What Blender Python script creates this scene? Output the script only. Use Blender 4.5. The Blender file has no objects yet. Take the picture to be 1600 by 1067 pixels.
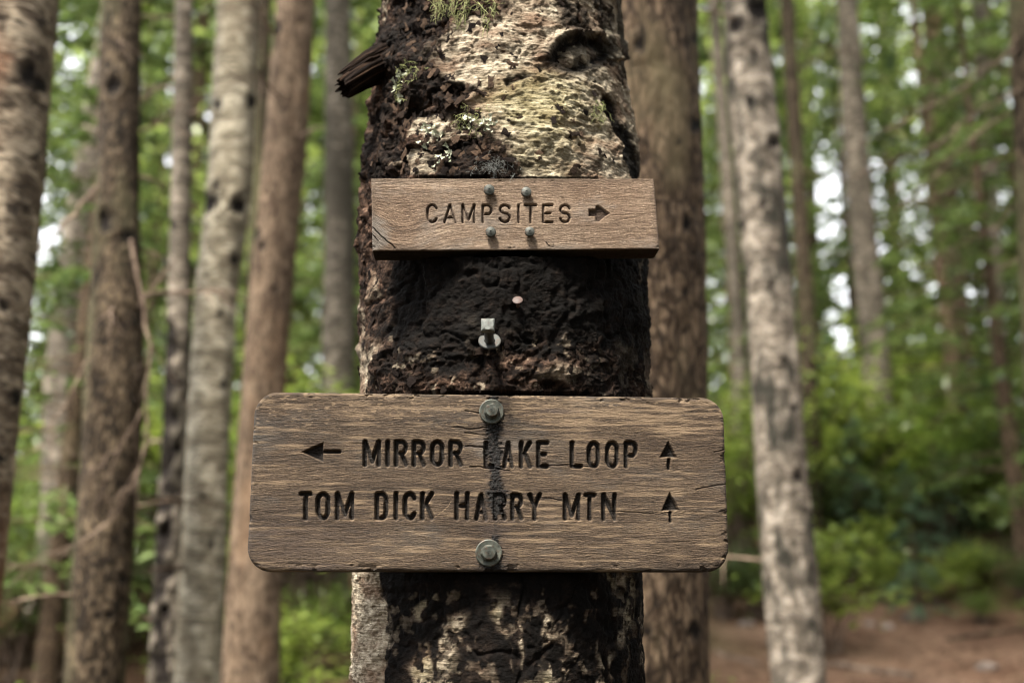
import bpy, math, random
import numpy as np
from mathutils import Vector

scene = bpy.context.scene
COL = scene.collection
R = math.radians

# ------------------------------------------------------------------ camera
PITCH, CAMZ = R(13.6), 1.45
cam_data = bpy.data.cameras.new("camera")
cam = bpy.data.objects.new("camera", cam_data)
COL.objects.link(cam)
cam.location = (0, 0, CAMZ)
cam.rotation_euler = (R(90) + PITCH, 0, 0)
cam_data.lens, cam_data.sensor_width = 35, 36
cam_data.clip_start, cam_data.clip_end = 0.05, 500
cam_data.dof.use_dof = True
cam_data.dof.focus_distance = 1.295
cam_data.dof.aperture_fstop = 2.2
scene.camera = cam

# ------------------------------------------------------------------ light
SUN_EL, SUN_AZ = R(62), R(-30)      # azimuth of the sun measured from straight behind the camera, to the left
world = bpy.data.worlds.new("World")
scene.world = world
world.use_nodes = True
wn = world.node_tree
bg = wn.nodes["Background"]
sky = wn.nodes.new("ShaderNodeTexSky")
sky.sky_type = 'NISHITA'
sky.sun_disc = False
sky.sun_elevation = SUN_EL
sky.sun_rotation = R(180) - SUN_AZ
sky.air_density, sky.dust_density, sky.ozone_density = 1.0, 3.0, 0.6
hs = wn.nodes.new("ShaderNodeHueSaturation")     # thin high cloud: the blue washed out
hs.inputs["Saturation"].default_value = 0.10
wn.links.new(sky.outputs[0], hs.inputs["Color"])
wn.links.new(hs.outputs[0], bg.inputs[0])
bg.inputs[1].default_value = 0.085
sl = bpy.data.lights.new("sun", 'SUN')
sl.energy, sl.angle, sl.color = 1.5, R(10), (1.0, 0.91, 0.77)
sun = bpy.data.objects.new("sun", sl)
COL.objects.link(sun)
sd = Vector((math.sin(SUN_AZ) * math.cos(SUN_EL), -math.cos(SUN_AZ) * math.cos(SUN_EL), math.sin(SUN_EL)))
sun.rotation_euler = sd.to_track_quat('Z', 'Y').to_euler()
scene.view_settings.view_transform = 'Standard'
scene.view_settings.look = 'None'
scene.view_settings.exposure = 3.4
scene.view_settings.gamma = 1.0
scene.view_settings.use_curve_mapping = False
scene.cycles.filter_width = 1.1
scene.cycles.max_bounces = 6
scene.cycles.transmission_bounces = 3

# ------------------------------------------------------------------ measuring: photograph pixel -> place in the world
F, CX, CY = 1600 * 35 / 36, 800.0, 533.5
CP, SP = math.cos(PITCH), math.sin(PITCH)

def ray(px, py):
    px, py = np.asarray(px, float), np.asarray(py, float)
    u, v = (px - CX) / F, (CY - py) / F
    return np.stack(np.broadcast_arrays(u, CP - v * SP, SP + v * CP), -1)

def at(px, py, Y):
    d = ray(px, py)
    return d * (Y / d[..., 1:2]) + np.array([0, 0, CAMZ])

def proj(P):
    x, y, z = P[..., 0], P[..., 1], P[..., 2] - CAMZ
    zc = y * CP + z * SP
    return CX + F * x / zc, CY - F * (z * CP - y * SP) / zc

# ------------------------------------------------------------------ noise (numpy)
def _h(ix, iy, iz, seed):
    n = (ix.astype(np.uint32) * np.uint32(374761393) + iy.astype(np.uint32) * np.uint32(668265263)
         + iz.astype(np.uint32) * np.uint32(2147483647 - 1013) + np.uint32(seed * 974711 + 12345))
    n = (n ^ (n >> np.uint32(13))) * np.uint32(1274126177)
    n = (n ^ (n >> np.uint32(16))) * np.uint32(2246822519)
    return ((n ^ (n >> np.uint32(15))) & np.uint32(0xFFFFFF)).astype(np.float32) / 16777215.0

def noise2(x, y, seed=0):
    x, y = np.asarray(x, np.float32), np.asarray(y, np.float32)
    fx, fy = np.floor(x), np.floor(y)
    ix, iy = fx.astype(np.int64), fy.astype(np.int64)
    tx, ty = x - fx, y - fy
    tx, ty = tx * tx * tx * (tx * (tx * 6 - 15) + 10), ty * ty * ty * (ty * (ty * 6 - 15) + 10)
    z = np.zeros_like(ix)
    a, b = _h(ix, iy, z, seed), _h(ix + 1, iy, z, seed)
    c, d = _h(ix, iy + 1, z, seed), _h(ix + 1, iy + 1, z, seed)
    return (a + (b - a) * tx) * (1 - ty) + (c + (d - c) * tx) * ty       # 0..1

def fbm(x, y, octaves=4, seed=0, gain=0.5):
    s, a, t, f = 0, 1.0, 0, 1.0
    for o in range(octaves):
        s = s + a * noise2(x * f + o * 17.3, y * f - o * 9.1, seed + o * 7)
        t += a; a *= gain; f *= 2.03
    return s / t

def voronoi(x, y, seed=0):
    fx, fy = np.floor(x), np.floor(y)
    ix, iy = fx.astype(np.int64), fy.astype(np.int64)
    d1 = np.full(x.shape, 9.0, np.float32); d2 = d1.copy(); idv = np.zeros(x.shape, np.float32)
    z = np.zeros_like(ix)
    for i in (-1, 0, 1):
        for j in (-1, 0, 1):
            jx, jy = ix + i, iy + j
            px, py = jx + _h(jx, jy, z, seed), jy + _h(jx, jy, z, seed + 1)
            d = np.hypot(px - x, py - y).astype(np.float32)
            v = _h(jx, jy, z, seed + 2)
            m = d < d1
            d2 = np.where(m, d1, np.minimum(d2, d)); idv = np.where(m, v, idv); d1 = np.where(m, d, d1)
    return d1, d2, idv

def sstep(a, b, x):
    t = np.clip((x - a) / (b - a), 0, 1)
    return t * t * (3 - 2 * t)

def seg_dist(X, Y, pts):
    D = np.full(X.shape, 1e9)
    for (x0, y0), (x1, y1) in zip(pts[:-1], pts[1:]):
        dx, dy = x1 - x0, y1 - y0
        t = np.clip(((X - x0) * dx + (Y - y0) * dy) / (dx * dx + dy * dy + 1e-18), 0, 1)
        D = np.minimum(D, np.hypot(X - x0 - t * dx, Y - y0 - t * dy))
    return D

# ------------------------------------------------------------------ objects
def tag(o, label=None, cat=None, group=None, kind=None):
    for k, v in (("label", label), ("category", cat), ("group", group), ("kind", kind)):
        if v: o[k] = v
    return o

def empty(name, loc=(0, 0, 0)):
    o = bpy.data.objects.new(name, None)
    o.empty_display_size = 0.1
    o.location = loc
    COL.objects.link(o)
    return o

def mesh_from(name, V, Fc, attrs=None, normals=None, smooth=True, corner3=False):
    """V (n,3); Fc (m,4) or (m,3)"""
    V = np.ascontiguousarray(V, np.float32); Fc = np.ascontiguousarray(Fc, np.int32)
    me = bpy.data.meshes.new(name)
    k = Fc.shape[1]
    me.vertices.add(len(V)); me.vertices.foreach_set("co", V.ravel())
    me.loops.add(Fc.size); me.loops.foreach_set("vertex_index", Fc.ravel())
    me.polygons.add(len(Fc))
    me.polygons.foreach_set("loop_start", np.arange(0, Fc.size, k, dtype=np.int32))
    me.polygons.foreach_set("use_smooth", np.full(len(Fc), smooth))
    me.update(calc_edges=True)
    for nm, arr in (attrs or {}).items():
        arr = np.ascontiguousarray(arr, np.float32)
        a = me.attributes.new(nm, 'FLOAT_VECTOR' if arr.ndim == 2 else 'FLOAT', 'POINT')
        a.data.foreach_set("vector" if arr.ndim == 2 else "value", arr.ravel())
    if normals is not None:
        me.normals_split_custom_set_from_vertices(normals.tolist())
    return me

def link(name, me, mat, parent=None, loc=None):
    o = bpy.data.objects.new(name, me)
    if mat and not me.materials: me.materials.append(mat)
    COL.objects.link(o)
    if parent: o.parent = parent
    if loc is not None: o.location = loc
    return o

def quads(nr, nc, wrap=False):
    i, j = np.meshgrid(np.arange(nr - 1), np.arange(nc if wrap else nc - 1), indexing='ij')
    j2 = (j + 1) % nc
    return np.stack([i * nc + j, i * nc + j2, (i + 1) * nc + j2, (i + 1) * nc + j], -1).reshape(-1, 4)

def grid_normals(P):
    du = np.gradient(P, axis=1); dv = np.gradient(P, axis=0)
    n = np.cross(du, dv)
    return n / np.maximum(np.linalg.norm(n, axis=-1, keepdims=True), 1e-12)

class Geo:
    """collects quads and per-vertex values, links them as one mesh object"""
    def __init__(s): s.V, s.F, s.A, s.n = [], [], [], 0
    def add(s, V, Fq, val=0.0):
        V = np.asarray(V, float).reshape(-1, 3)
        s.V.append(V); s.F.append(np.asarray(Fq) + s.n)
        s.A.append(np.broadcast_to(np.asarray(val, float), (len(V),))); s.n += len(V)
    def tube(s, path, rad, sides=6, val=0.0, cap=True):
        path = np.asarray(path, float); rad = np.broadcast_to(np.asarray(rad, float), (len(path),))
        t = np.gradient(path, axis=0); t /= np.linalg.norm(t, axis=1, keepdims=True) + 1e-12
        ref = np.array([0.0, 0, 1]) if abs(t[:, 2]).mean() < 0.8 else np.array([1.0, 0, 0])
        a = np.cross(t, ref); a /= np.linalg.norm(a, axis=1, keepdims=True) + 1e-12
        b = np.cross(t, a)
        th = np.arange(sides) * 2 * np.pi / sides
        P = path[:, None] + rad[:, None, None] * (a[:, None] * np.cos(th)[None, :, None] + b[:, None] * np.sin(th)[None, :, None])
        s.add(P, quads(len(path), sides, True), val)
        if cap:
            for k in (0, len(path) - 1):
                c = s.n
                s.add(np.vstack([P[k], path[k]]), [[j, (j + 1) % sides, sides, sides] for j in range(0)] or np.array([[0, 1, 2, 3]] if False else [[j, (j + 1) % sides, sides, j] for j in range(0)]).reshape(-1, 4).astype(int), val)
                tri = [[c + j, c + (j + 1) % sides, c + (j + 2) % sides, c + sides] for j in range(0, sides, 2)]
                s.F.append(np.array(tri))
    def leaves(s, C, size, rng, ratio=0.5, up=0.5, val=None, droop=0.0):
        """rhombus leaves folded along the middle; up = how far the faces turn to the sky"""
        n = len(C)
        nrm = rng.normal(size=(n, 3)); nrm[:, 2] += up * 3
        nrm /= np.linalg.norm(nrm, axis=1, keepdims=True)
        d = rng.normal(size=(n, 3)); d[:, 2] -= droop
        d -= nrm * (d * nrm).sum(1, keepdims=True); d /= np.linalg.norm(d, axis=1, keepdims=True)
        w = np.cross(nrm, d)
        L = (np.broadcast_to(size, (n,)) * rng.uniform(0.6, 1.3, n))[:, None]
        P = np.stack([C - d * L * .5, C + w * L * ratio * .5 + nrm * L * .08, C + d * L * .5 - nrm * L * .05, C - w * L * ratio * .5 + nrm * L * .08], 1)
        v = rng.random(n) if val is None else val
        s.add(P.reshape(-1, 3), np.arange(4 * n).reshape(-1, 4), np.repeat(v, 4))
    def mesh(s, name, smooth=True, attr="tint"):
        return mesh_from(name, np.vstack(s.V), np.vstack(s.F), {attr: np.concatenate(s.A)}, smooth=smooth)
    def build(s, name, mat, parent=None, smooth=True, loc=None):
        off = np.zeros(3) if loc is None else np.asarray(loc)
        s.V = [v - off for v in s.V]
        return link(name, s.mesh(name, smooth), mat, parent, None)

# ------------------------------------------------------------------ material helper
class M:
    def __init__(s, name, rough=0.85, spec=0.3):
        s.m = bpy.data.materials.new(name); s.m.use_nodes = True
        s.t = s.m.node_tree; s.b = s.t.nodes["Principled BSDF"]
        s.b.inputs["Roughness"].default_value = rough
        s.b.inputs["Specular IOR Level"].default_value = spec
    def n(s, ty, **kw):
        o = s.t.nodes.new("ShaderNode" + ty)
        for k, v in kw.items(): setattr(o, k, v)
        return o
    def put(s, sock, v):
        if hasattr(v, "is_output") or isinstance(v, bpy.types.NodeSocket): s.t.links.new(v, sock)
        else: sock.default_value = v
    def attr(s, name, out="Fac"):
        return s.n("Attribute", attribute_name=name).outputs[out]
    def obj(s, scale=(1, 1, 1), coord=None, rnd=0.0):
        v = coord if coord is not None else s.n("TexCoord").outputs["Object"]
        mp = s.n("Mapping"); s.put(mp.inputs["Vector"], v); mp.inputs["Scale"].default_value = scale
        if rnd:
            oi = s.n("ObjectInfo"); mu = s.n("VectorMath", operation='SCALE')
            cb = s.n("CombineXYZ")
            for i in range(3): s.put(cb.inputs[i], oi.outputs["Random"])
            s.put(mu.inputs[0], cb.outputs[0]); mu.inputs["Scale"].default_value = rnd
            s.put(mp.inputs["Location"], mu.outputs[0])
        return mp.outputs[0]
    def noise(s, vec, scale=1.0, detail=4, rough=0.55, dist=0.0):
        o = s.n("TexNoise"); s.put(o.inputs["Vector"], vec)
        o.inputs["Scale"].default_value = scale; o.inputs["Detail"].default_value = detail
        o.inputs["Roughness"].default_value = rough; o.inputs["Distortion"].default_value = dist
        return o.outputs["Fac"]
    def voro(s, vec, scale=1.0, feature='F1', out="Distance"):
        o = s.n("TexVoronoi", feature=feature); s.put(o.inputs["Vector"], vec); o.inputs["Scale"].default_value = scale
        return o.outputs[out]
    def ramp(s, fac, stops, interp='LINEAR'):
        o = s.n("ValToRGB"); s.put(o.inputs[0], fac); cr = o.color_ramp; cr.interpolation = interp
        while len(cr.elements) < len(stops): cr.elements.new(0.5)
        for e, (p, c) in zip(cr.elements, stops):
            e.position = p; e.color = (*c, 1) if len(c) == 3 else c
        return o.outputs[0]
    def rng(s, fac, a, b, lo=0.0, hi=1.0):
        o = s.n("MapRange"); s.put(o.inputs[0], fac)
        for i, v in enumerate((a, b, lo, hi)): o.inputs[i + 1].default_value = v
        return o.outputs[0]
    def math(s, op, a, b=0.0):
        o = s.n("Math", operation=op); s.put(o.inputs[0], a); s.put(o.inputs[1], b); return o.outputs[0]
    def mix(s, fac, a, b, blend='MIX'):
        o = s.n("Mix", data_type='RGBA', blend_type=blend)
        s.put(o.inputs[0], fac)
        for sock, v in ((o.inputs[6], a), (o.inputs[7], b)):
            s.put(sock, (*v, 1) if isinstance(v, tuple) and len(v) == 3 else v)
        return o.outputs[2]
    def color(s, v): s.put(s.b.inputs["Base Color"], (*v, 1) if isinstance(v, tuple) and len(v) == 3 else v)
    def bump(s, h, dist=0.002, strength=1.0):
        o = s.n("Bump"); s.put(o.inputs["Height"], h); o.inputs["Distance"].default_value = dist
        o.inputs["Strength"].default_value = strength
        s.t.links.new(o.outputs[0], s.b.inputs["Normal"])

def bark_material(name, dark, mid, light, sxy, sz, patch=None, patch_amt=0.5, marks=0.0, bump=0.012, rough=0.9, blotch=3.0, plates=0.0, broad=1.0):
    m = M(name, rough, 0.15)
    n1 = m.noise(m.obj((sxy, sxy, sz), rnd=31.0), 1.0, 6, 0.65, 0.4)
    n2 = m.noise(m.obj((sxy * 3.1, sxy * 3.1, sz * 3.1), rnd=17.0), 1.0, 4, 0.6)
    n3 = m.noise(m.obj((blotch, blotch, blotch * .45), rnd=53.0), 1.0, 3, 0.55)
    c = m.ramp(n1, [(0.36, dark), (0.48, mid), (0.62, light)])
    c = m.mix(m.rng(n2, 0.42, 0.66, 0.0, 0.8), c, tuple(0.35 * x for x in mid))
    n5 = m.noise(m.obj((11, 11, 9 if sz < sxy else 15), rnd=41.0), 1.0, 3, 0.6, 0.5)
    c = m.mix(m.rng(n5, .50, .62, 0, .8 * broad), c, tuple(0.7 * a + 0.3 * b for a, b in zip(dark, mid)))
    c = m.mix(m.rng(n5, .46, .36, 0, .75 * broad), c, tuple(1.12 * x for x in light))
    if plates:
        pv = m.voro(m.obj((34, 34, 13), rnd=23.0), 1.0, 'DISTANCE_TO_EDGE')
        n4 = m.noise(m.obj((60, 60, 34), rnd=7.0), 1.0, 3, 0.6)
        c = m.mix(m.rng(n4, .50, .62, 0, .8), c, light)
        c = m.mix(m.rng(pv, .02, .13, plates, 0), c, tuple(0.4 * x for x in dark))
    if patch: c = m.mix(m.rng(n3, 0.62 - .25 * patch_amt, 0.78 - .25 * patch_amt), c, patch)
    if marks:
        lent = m.noise(m.obj((16, 16, 95), rnd=11.0), 1.0, 2, 0.5)
        c = m.mix(m.rng(lent, 0.60, 0.68, 0, marks), c, tuple(0.35 * x for x in dark))
    c = m.mix(m.attr("knot"), c, (0.008, 0.006, 0.005))
    m.color(c)
    m.bump(m.math('ADD', n1, m.math('MULTIPLY', n2, 0.5)), bump, 0.9)
    return m.m

def leaf_material(name, c0, c1, trans=0.45, rough=0.34, gloss=0.5):
    m = M(name, rough, gloss)
    c = m.mix(m.attr("tint"), c0, c1)
    m.color(c)
    tr = m.n("BsdfTranslucent"); m.put(tr.inputs[0], m.mix(0.5, c, (0.30, 0.42, 0.03), 'MULTIPLY') if False else c)
    mx = m.n("MixShader"); mx.inputs[0].default_value = trans
    m.t.links.new(m.b.outputs[0], mx.inputs[1]); m.t.links.new(tr.outputs[0], mx.inputs[2])
    m.t.links.new(mx.outputs[0], m.t.nodes["Material Output"].inputs[0])
    return m.m

# ------------------------------------------------------------------ ground
rg = np.random.default_rng(5)

def ground_z(x, y):
    x, y = np.asarray(x, float), np.asarray(y, float)
    base = np.where(y < 2, 0.02 * (y - 2), 0.172 * (y - 2))
    base = base + np.where(y > 9.2, -0.05 * (y - 9.2), 0)
    base = np.where(y > 40, base * 0 + 0.172 * 38 - .05 * 30.8, base)
    lump = 0.16 * (fbm(x * 0.55 + 40, y * 0.55, 3, 3) - 0.5) + 0.05 * (fbm(x * 2.1, y * 2.1, 3, 9) - 0.5)
    path = sstep(0.2, 1.6, x - (0.4 + 0.02 * y)) * sstep(9.8, 8.6, y - 0.05 * x) * sstep(2.5, 4, y)
    bank = 0.62 * np.exp(-((x - 5.2) / 1.1) ** 2 - ((y - 10.0) / 1.2) ** 2) + 0.5 * np.exp(-((x + 3.4) / 1.3) ** 2 - ((y - 8.5) / 1.2) ** 2)
    tuckle = 0.35 * sstep(9.2, 10.6, y - 0.05 * x) * sstep(0.5, 2, x) * sstep(22, 14, y)
    return base + lump * (1 - .5 * path) + bank + tuckle, path

gx = np.concatenate([np.linspace(-90, -14, 30)[:-1], np.linspace(-14, 14, 190), np.linspace(14, 90, 30)[1:]])
gy = np.concatenate([np.linspace(-70, -2, 24)[:-1], np.linspace(-2, 16, 170), np.linspace(16, 110, 40)[1:]])
GX, GY = np.meshgrid(gx, gy)
GZ, GPATH = ground_z(GX, GY)
m = M("forest_floor", 0.95, 0.1)
o3 = m.n("TexCoord").outputs["Object"]
soil = m.ramp(m.noise(m.obj((1.7, 1.7, 1.7)), 1, 8, 0.65), [(0.3, (0.085, 0.044, 0.028)), (0.5, (0.155, 0.092, 0.060)), (0.7, (0.245, 0.155, 0.104))])
litter = m.ramp(m.noise(m.obj((5, 5, 5)), 1, 8, 0.7), [(0.35, (0.018, 0.011, 0.007)), (0.55, (0.06, 0.033, 0.018)), (0.72, (0.11, 0.07, 0.04))])
mossy = m.mix(m.rng(m.noise(m.obj((0.9, 0.9, 0.9)), 1, 5), 0.5, 0.62), litter, (0.03, 0.045, 0.012))
c = m.mix(m.attr("path"), mossy, soil)
m.color(m.mix(m.rng(m.noise(m.obj((14, 14, 14)), 1, 5), 0.55, 0.7, 0, .7), c, (0.02, 0.013, 0.009)))
m.bump(m.noise(m.obj((9, 9, 9)), 1, 8, 0.7), 0.05)
MAT_GROUND = m.m
tag(link("ground", mesh_from("ground", np.stack([GX, GY, GZ], -1).reshape(-1, 3), quads(*GX.shape), {"path": GPATH.ravel()}), MAT_GROUND), kind="structure")

# ------------------------------------------------------------------ the sign tree (near, in focus)
AXY = 1.497                                     # distance of the trunk's axis
EDGE = np.array([  # py, left px, right px
    (-60, 604, 966), (0, 600, 969), (60, 594, 972), (130, 590, 977), (175, 586, 985), (240, 576, 996), (300, 567, 1003), (400, 561, 1009),
    (500, 562, 1011), (600, 562, 1011), (750, 556, 1008), (900, 551, 1004), (980, 549, 1004), (1067, 547, 1006), (1130, 546, 1007)], float)

def edge_profile(E, Y):
    d0, d1 = ray(E[:, 1], E[:, 0]), ray(E[:, 2], E[:, 0])
    a0, a1 = np.arctan2(d0[:, 0], d0[:, 1]), np.arctan2(d1[:, 0], d1[:, 1])
    mid, hw = (a0 + a1) / 2, (a1 - a0) / 2
    r = Y / np.cos(mid) * np.sin(hw)
    z = CAMZ + Y * ray(E[:, 1] * 0 + CX, E[:, 0])[:, 2] / ray(E[:, 1] * 0 + CX, E[:, 0])[:, 1]
    k = np.argsort(z)
    return z[k], (np.tan(mid) * Y)[k], r[k]

pz, pxc, pr = edge_profile(EDGE, AXY)
zs = np.concatenate([np.linspace(-0.25, 1.16, 40)[:-1], np.arange(1.16, 2.46, 0.00150), np.linspace(2.46, 11.0, 60)[1:]])
ph = np.concatenate([np.linspace(-99, 99, 480), np.linspace(99, 261, 64)[1:-1]]) * np.pi / 180
ax_x = np.interp(zs, pz, pxc); ax_r = np.interp(zs, pz, pr)
lo, hi = zs < pz[0], zs > pz[-1]
ax_r = np.where(lo, pr[0] + 0.03 * (pz[0] - zs) + 0.12 * np.exp(-np.maximum(zs, -.2) / 0.16), ax_r)
ax_r = np.where(hi, pr[-1] * np.clip(1 - (zs - pz[-1]) / 13.0, 0.05, 1), ax_r)
ax_x = np.where(hi, pxc[-1] + (zs - pz[-1]) * 0.01, ax_x)
ker = np.ones(41) / 41
sm = lambda a: np.convolve(np.pad(a, 20, 'edge'), ker, 'valid')
dense = (zs > 1.2) & (zs < 2.4)
ax_r = np.where(dense, sm(ax_r), ax_r); ax_x = np.where(dense, sm(ax_x), ax_x)
PHI, ZZ = np.meshgrid(ph, zs)
RR, XX = ax_r[:, None], ax_x[:, None]
DIRX, DIRY = np.sin(PHI), -np.cos(PHI)
P0 = np.stack([XX + RR * DIRX, AXY + RR * DIRY, ZZ], -1)
qx, qy = proj(P0)
qy = np.clip(qy, -300, 1500)
S = PHI * 0.18                                  # arc length
frontal = np.cos(PHI) > -0.15
w1 = (fbm(S * 22, ZZ * 22, 4, 11) - .5); w2 = (fbm(S * 22 + 70, ZZ * 22 + 30, 4, 21) - .5)
fx, fy = qx + w1 * 75, qy + w2 * 75            # wobbling photo coordinates for natural edges

def blob(x, y, rx, ry, ang=0.0, soft=0.35):
    c, s = math.cos(ang), math.sin(ang)
    dx, dy = fx - x, fy - y
    d = np.hypot((dx * c + dy * s) / rx, (-dx * s + dy * c) / ry)
    return 1 - sstep(1 - soft, 1 + soft, d)

by = np.array([-80, 0, 40, 60, 110, 140, 165, 205, 250, 285, 400])
bx = np.array([800, 790, 760, 690, 672, 745, 735, 745, 790, 815, 840])
bound = np.interp(qy, by, bx)
pale = sstep(-26, 26, fx - bound + w2 * 60) * (1 - sstep(285, 300, qy))
pale *= 1 - .9 * blob(717, 148, 26, 17) - 0
pale = np.clip(pale, 0, 1)
pale *= 1 - .75 * blob(915, 20, 42, 38, 0.5) * (noise2(S * 60, ZZ * 60, 3) > .35)
pale *= 1 - blob(640, 235, 60, 45)
pale = np.maximum(pale, .8 * blob(655, 250, 40, 16) * (w1 > -.02))
pale = np.maximum(pale, .9 * blob(690, 215, 40, 16) * (w2 > 0.0))
pale = np.maximum(pale, .85 * blob(600, 15, 5, 28))
# middle, between the boards
mid = sstep(392, 402, qy) * (1 - sstep(625, 640, qy))
pale = np.maximum(pale, .85 * mid * sstep(606, 588, fx) * sstep(520, 575, qy))
pale = np.maximum(pale, .45 * blob(921, 488, 12, 9)); pale = np.maximum(pale, .42 * blob(741, 528, 17, 20)); pale = np.maximum(pale, .34 * blob(884, 578, 26, 18, -.4))
pale = np.maximum(pale, .5 * mid * sstep(.68, .74, fbm(S * 110, ZZ * 90, 3, 44)) * sstep(470, 560, qy))
pale = np.maximum(pale, .5 * mid * sstep(996, 1006, fx) * (noise2(S * 30, ZZ * 14, 8) > .4))
pale = np.maximum(pale, .35 * blob(575, 480, 14, 60) * (w2 > 0)); pale = np.maximum(pale, .4 * blob(978, 565, 16, 34))
# below the lower board
lowr = sstep(880, 890, qy)
streak = fbm(S * 34 + w1 * .8, ZZ * 7, 4, 33)
pl = sstep(604, 592, qx + w1 * 46)
pl = np.maximum(pl, sstep(0.515, 0.60, streak + (qy - 1010) / 620 + 0.05 * np.sin(qx / 23)) * sstep(905, 960, qy))
for b in ((648, 958, 15, 17), (672, 935, 10, 8), (715, 1015, 30, 42), (708, 1060, 40, 30), (650, 1050, 30, 40), (868, 985, 12, 18), (895, 1040, 12, 24), (965, 905, 26, 18),
          (975, 960, 14, 44), (955, 1040, 14, 22), (705, 985, 16, 12), (850, 960, 10, 9)):
    pl = np.maximum(pl, .95 * blob(*b))
for sx, wd in ((622, 22), (686, 8), (750, 30), (803, 14), (852, 8), (918, 9), (946, 6), (1000, 7)):
    wig = 26 * (fbm(ZZ * 26 + sx, ZZ * 0 + sx, 3, 37) - .5) + w1 * 46
    pl *= 1 - .95 * (1 - sstep(wd * .4, wd * 1.2, np.abs(qx + wig - sx))) * (qx > 602)
spk = fbm(S * 95, ZZ * 80, 4, 39)
pl *= 1 - .85 * sstep(.53, .63, spk) * (qx > 604)
pl = np.maximum(pl, 0.5 * sstep(.62, .70, fbm(S * 60 + 5, ZZ * 46, 4, 38)) * sstep(905, 930, qy) * (qx > 600))
pl = np.where(qx > 604, pl * .82, pl)
pale = np.where(qy > 760, lowr * pl, pale)
# elsewhere on the trunk: mixed skin and rough bark
els = sstep(.45, .6, fbm(S * 6, ZZ * 3, 4, 61))
pale = np.where((np.abs(PHI) > 1.45) | (qy < -60) | (qy > 1120), np.where(qx < 700, els * .6, els), pale)
# black: old stain, charred strips, and shade painted under the upper board
black = np.zeros_like(pale); dark0 = 1 - pale
def line_black(pts, w, amt=1.0):
    global black
    d = seg_dist(qx + w1 * 26, qy + w2 * 26, pts)
    black = np.maximum(black, amt * (1 - sstep(w * .6, w * 1.25, d)))
    return d
d_strip = line_black([(951, 158), (962, 190), (976, 215), (988, 250), (1001, 290)], 11)
d_v1 = line_black([(888, 10), (905, 40), (935, 62), (962, 100)], 6, .8)
line_black([(968, -20), (972, 60), (976, 120)], 7, .8)
line_black([(925, -20), (940, 20), (953, 70)], 5, .75)
dx, dy = qx - 905, qy - 88
ca, sa = math.cos(-.12), math.sin(-.12)
de = np.hypot((dx * ca + dy * sa) / 54, (-dx * sa + dy * ca) / 27) + w1 * .5 + w2 * .3
black = np.maximum(black, .97 * np.exp(-((de - .85) / .32) ** 2) + .6 * (de < .9) * (noise2(S * 90, ZZ * 130, 2) > .42))
dk = np.hypot((qx - 712) / 26, (qy - 148) / 14) + w2 * .5
black = np.maximum(black, .8 * (1 - sstep(.6, 1.0, dk)))
black = np.maximum(black, .9 * blob(655, 165, 16, 10) + 0)
black = np.maximum(black, .85 * blob(812, 128, 8, 9)); black = np.maximum(black, .7 * blob(818, 92, 6, 5))
black = np.maximum(black, .9 * blob(630, 60, 50, 34)); black = np.maximum(black, .8 * blob(665, 25, 60, 24)); black = np.maximum(black, .7 * blob(598, 215, 16, 34))
black = np.maximum(black, .75 * blob(770, 262, 70, 15))
black = np.maximum(black, mid * np.clip(.12 + 1.1 * sstep(590, 510, fy) * sstep(590, 640, fx) + .45 * (fbm(S * 16, ZZ * 16, 3, 77) > .5) - 1.0 * pale, 0, 1))  # upper board's shadow deepened in the bark colour, over charred bark
black = np.maximum(black, .8 * mid * blob(960, 540, 60, 90))
black = np.maximum(black, np.where(qy > 800, lowr * (1 - pl) * 1.0, 0))
black = np.maximum(black, .85 * dark0 * sstep(.50, .60, fbm(S * 20, ZZ * 16, 3, 97)) * (qy < 300))
black = np.clip(black, 0, 1)

dark = np.clip(1 - pale, 0, 1)
# relief
pl_ = 0
h = 0.010 * (fbm(S * 9, ZZ * 7, 3, 41) - .5)
v1, v2, vid = voronoi((S + .022 * w1) * 44, (ZZ + .034 * w2) * 30, 5)
u1, u2, uid = voronoi((S + .016 * w2) * 120, (ZZ + .02 * w1) * 95, 9)
plate = np.clip((v2 - v1) * 2.2, 0, 1); plate2 = np.clip((u2 - u1) * 2.0, 0, 1)
zone = np.where(qy > 800, .4, np.where(qy > 395, .5 + .35 * sstep(500, 580, qy), 1.0))
h += dark * zone * (.0065 * plate * vid + .0026 * plate2 * uid + .013 * (fbm(S * 90 + w1 * 5, ZZ * 62 + w2 * 5, 5, 51, .72) - .5) + .013 * (fbm(S * 30, ZZ * 20, 4, 57) - .5) - .008 * sstep(.07, .0, np.abs(fbm(S * 22 + 9, ZZ * 15, 3, 59) - .5)))
wr = fbm(S * 16 + w1 * 3, ZZ * 420 + 20 * w2, 3, 71)                       # peeling horizontal skin
cur = sstep(.53, .56, fbm(S * 9, ZZ * 70 + 8 * w1, 3, 75))
h += pale * (.0016 * (wr - .5) + .0020 * cur + .0038 * (fbm(S * 26 + w1 * 4, ZZ * 130 + w2 * 5, 5, 81, .55) - .5) + .009 * (fbm(S * 15, ZZ * 20, 3, 87) - .5) + .0012 * (noise2(S * 320, ZZ * 420, 83) - .5))
b1, b2, bid = voronoi(S * 95, ZZ * 150, 19)
h += pale * .0016 * np.exp(-(b1 / .33) ** 2) * (bid > .62) - pale * .0016 * np.exp(-(b1 / .25) ** 2) * (bid < .12)
lent = pale * np.exp(-(b1 / .26) ** 2) * (bid < .11)
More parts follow.
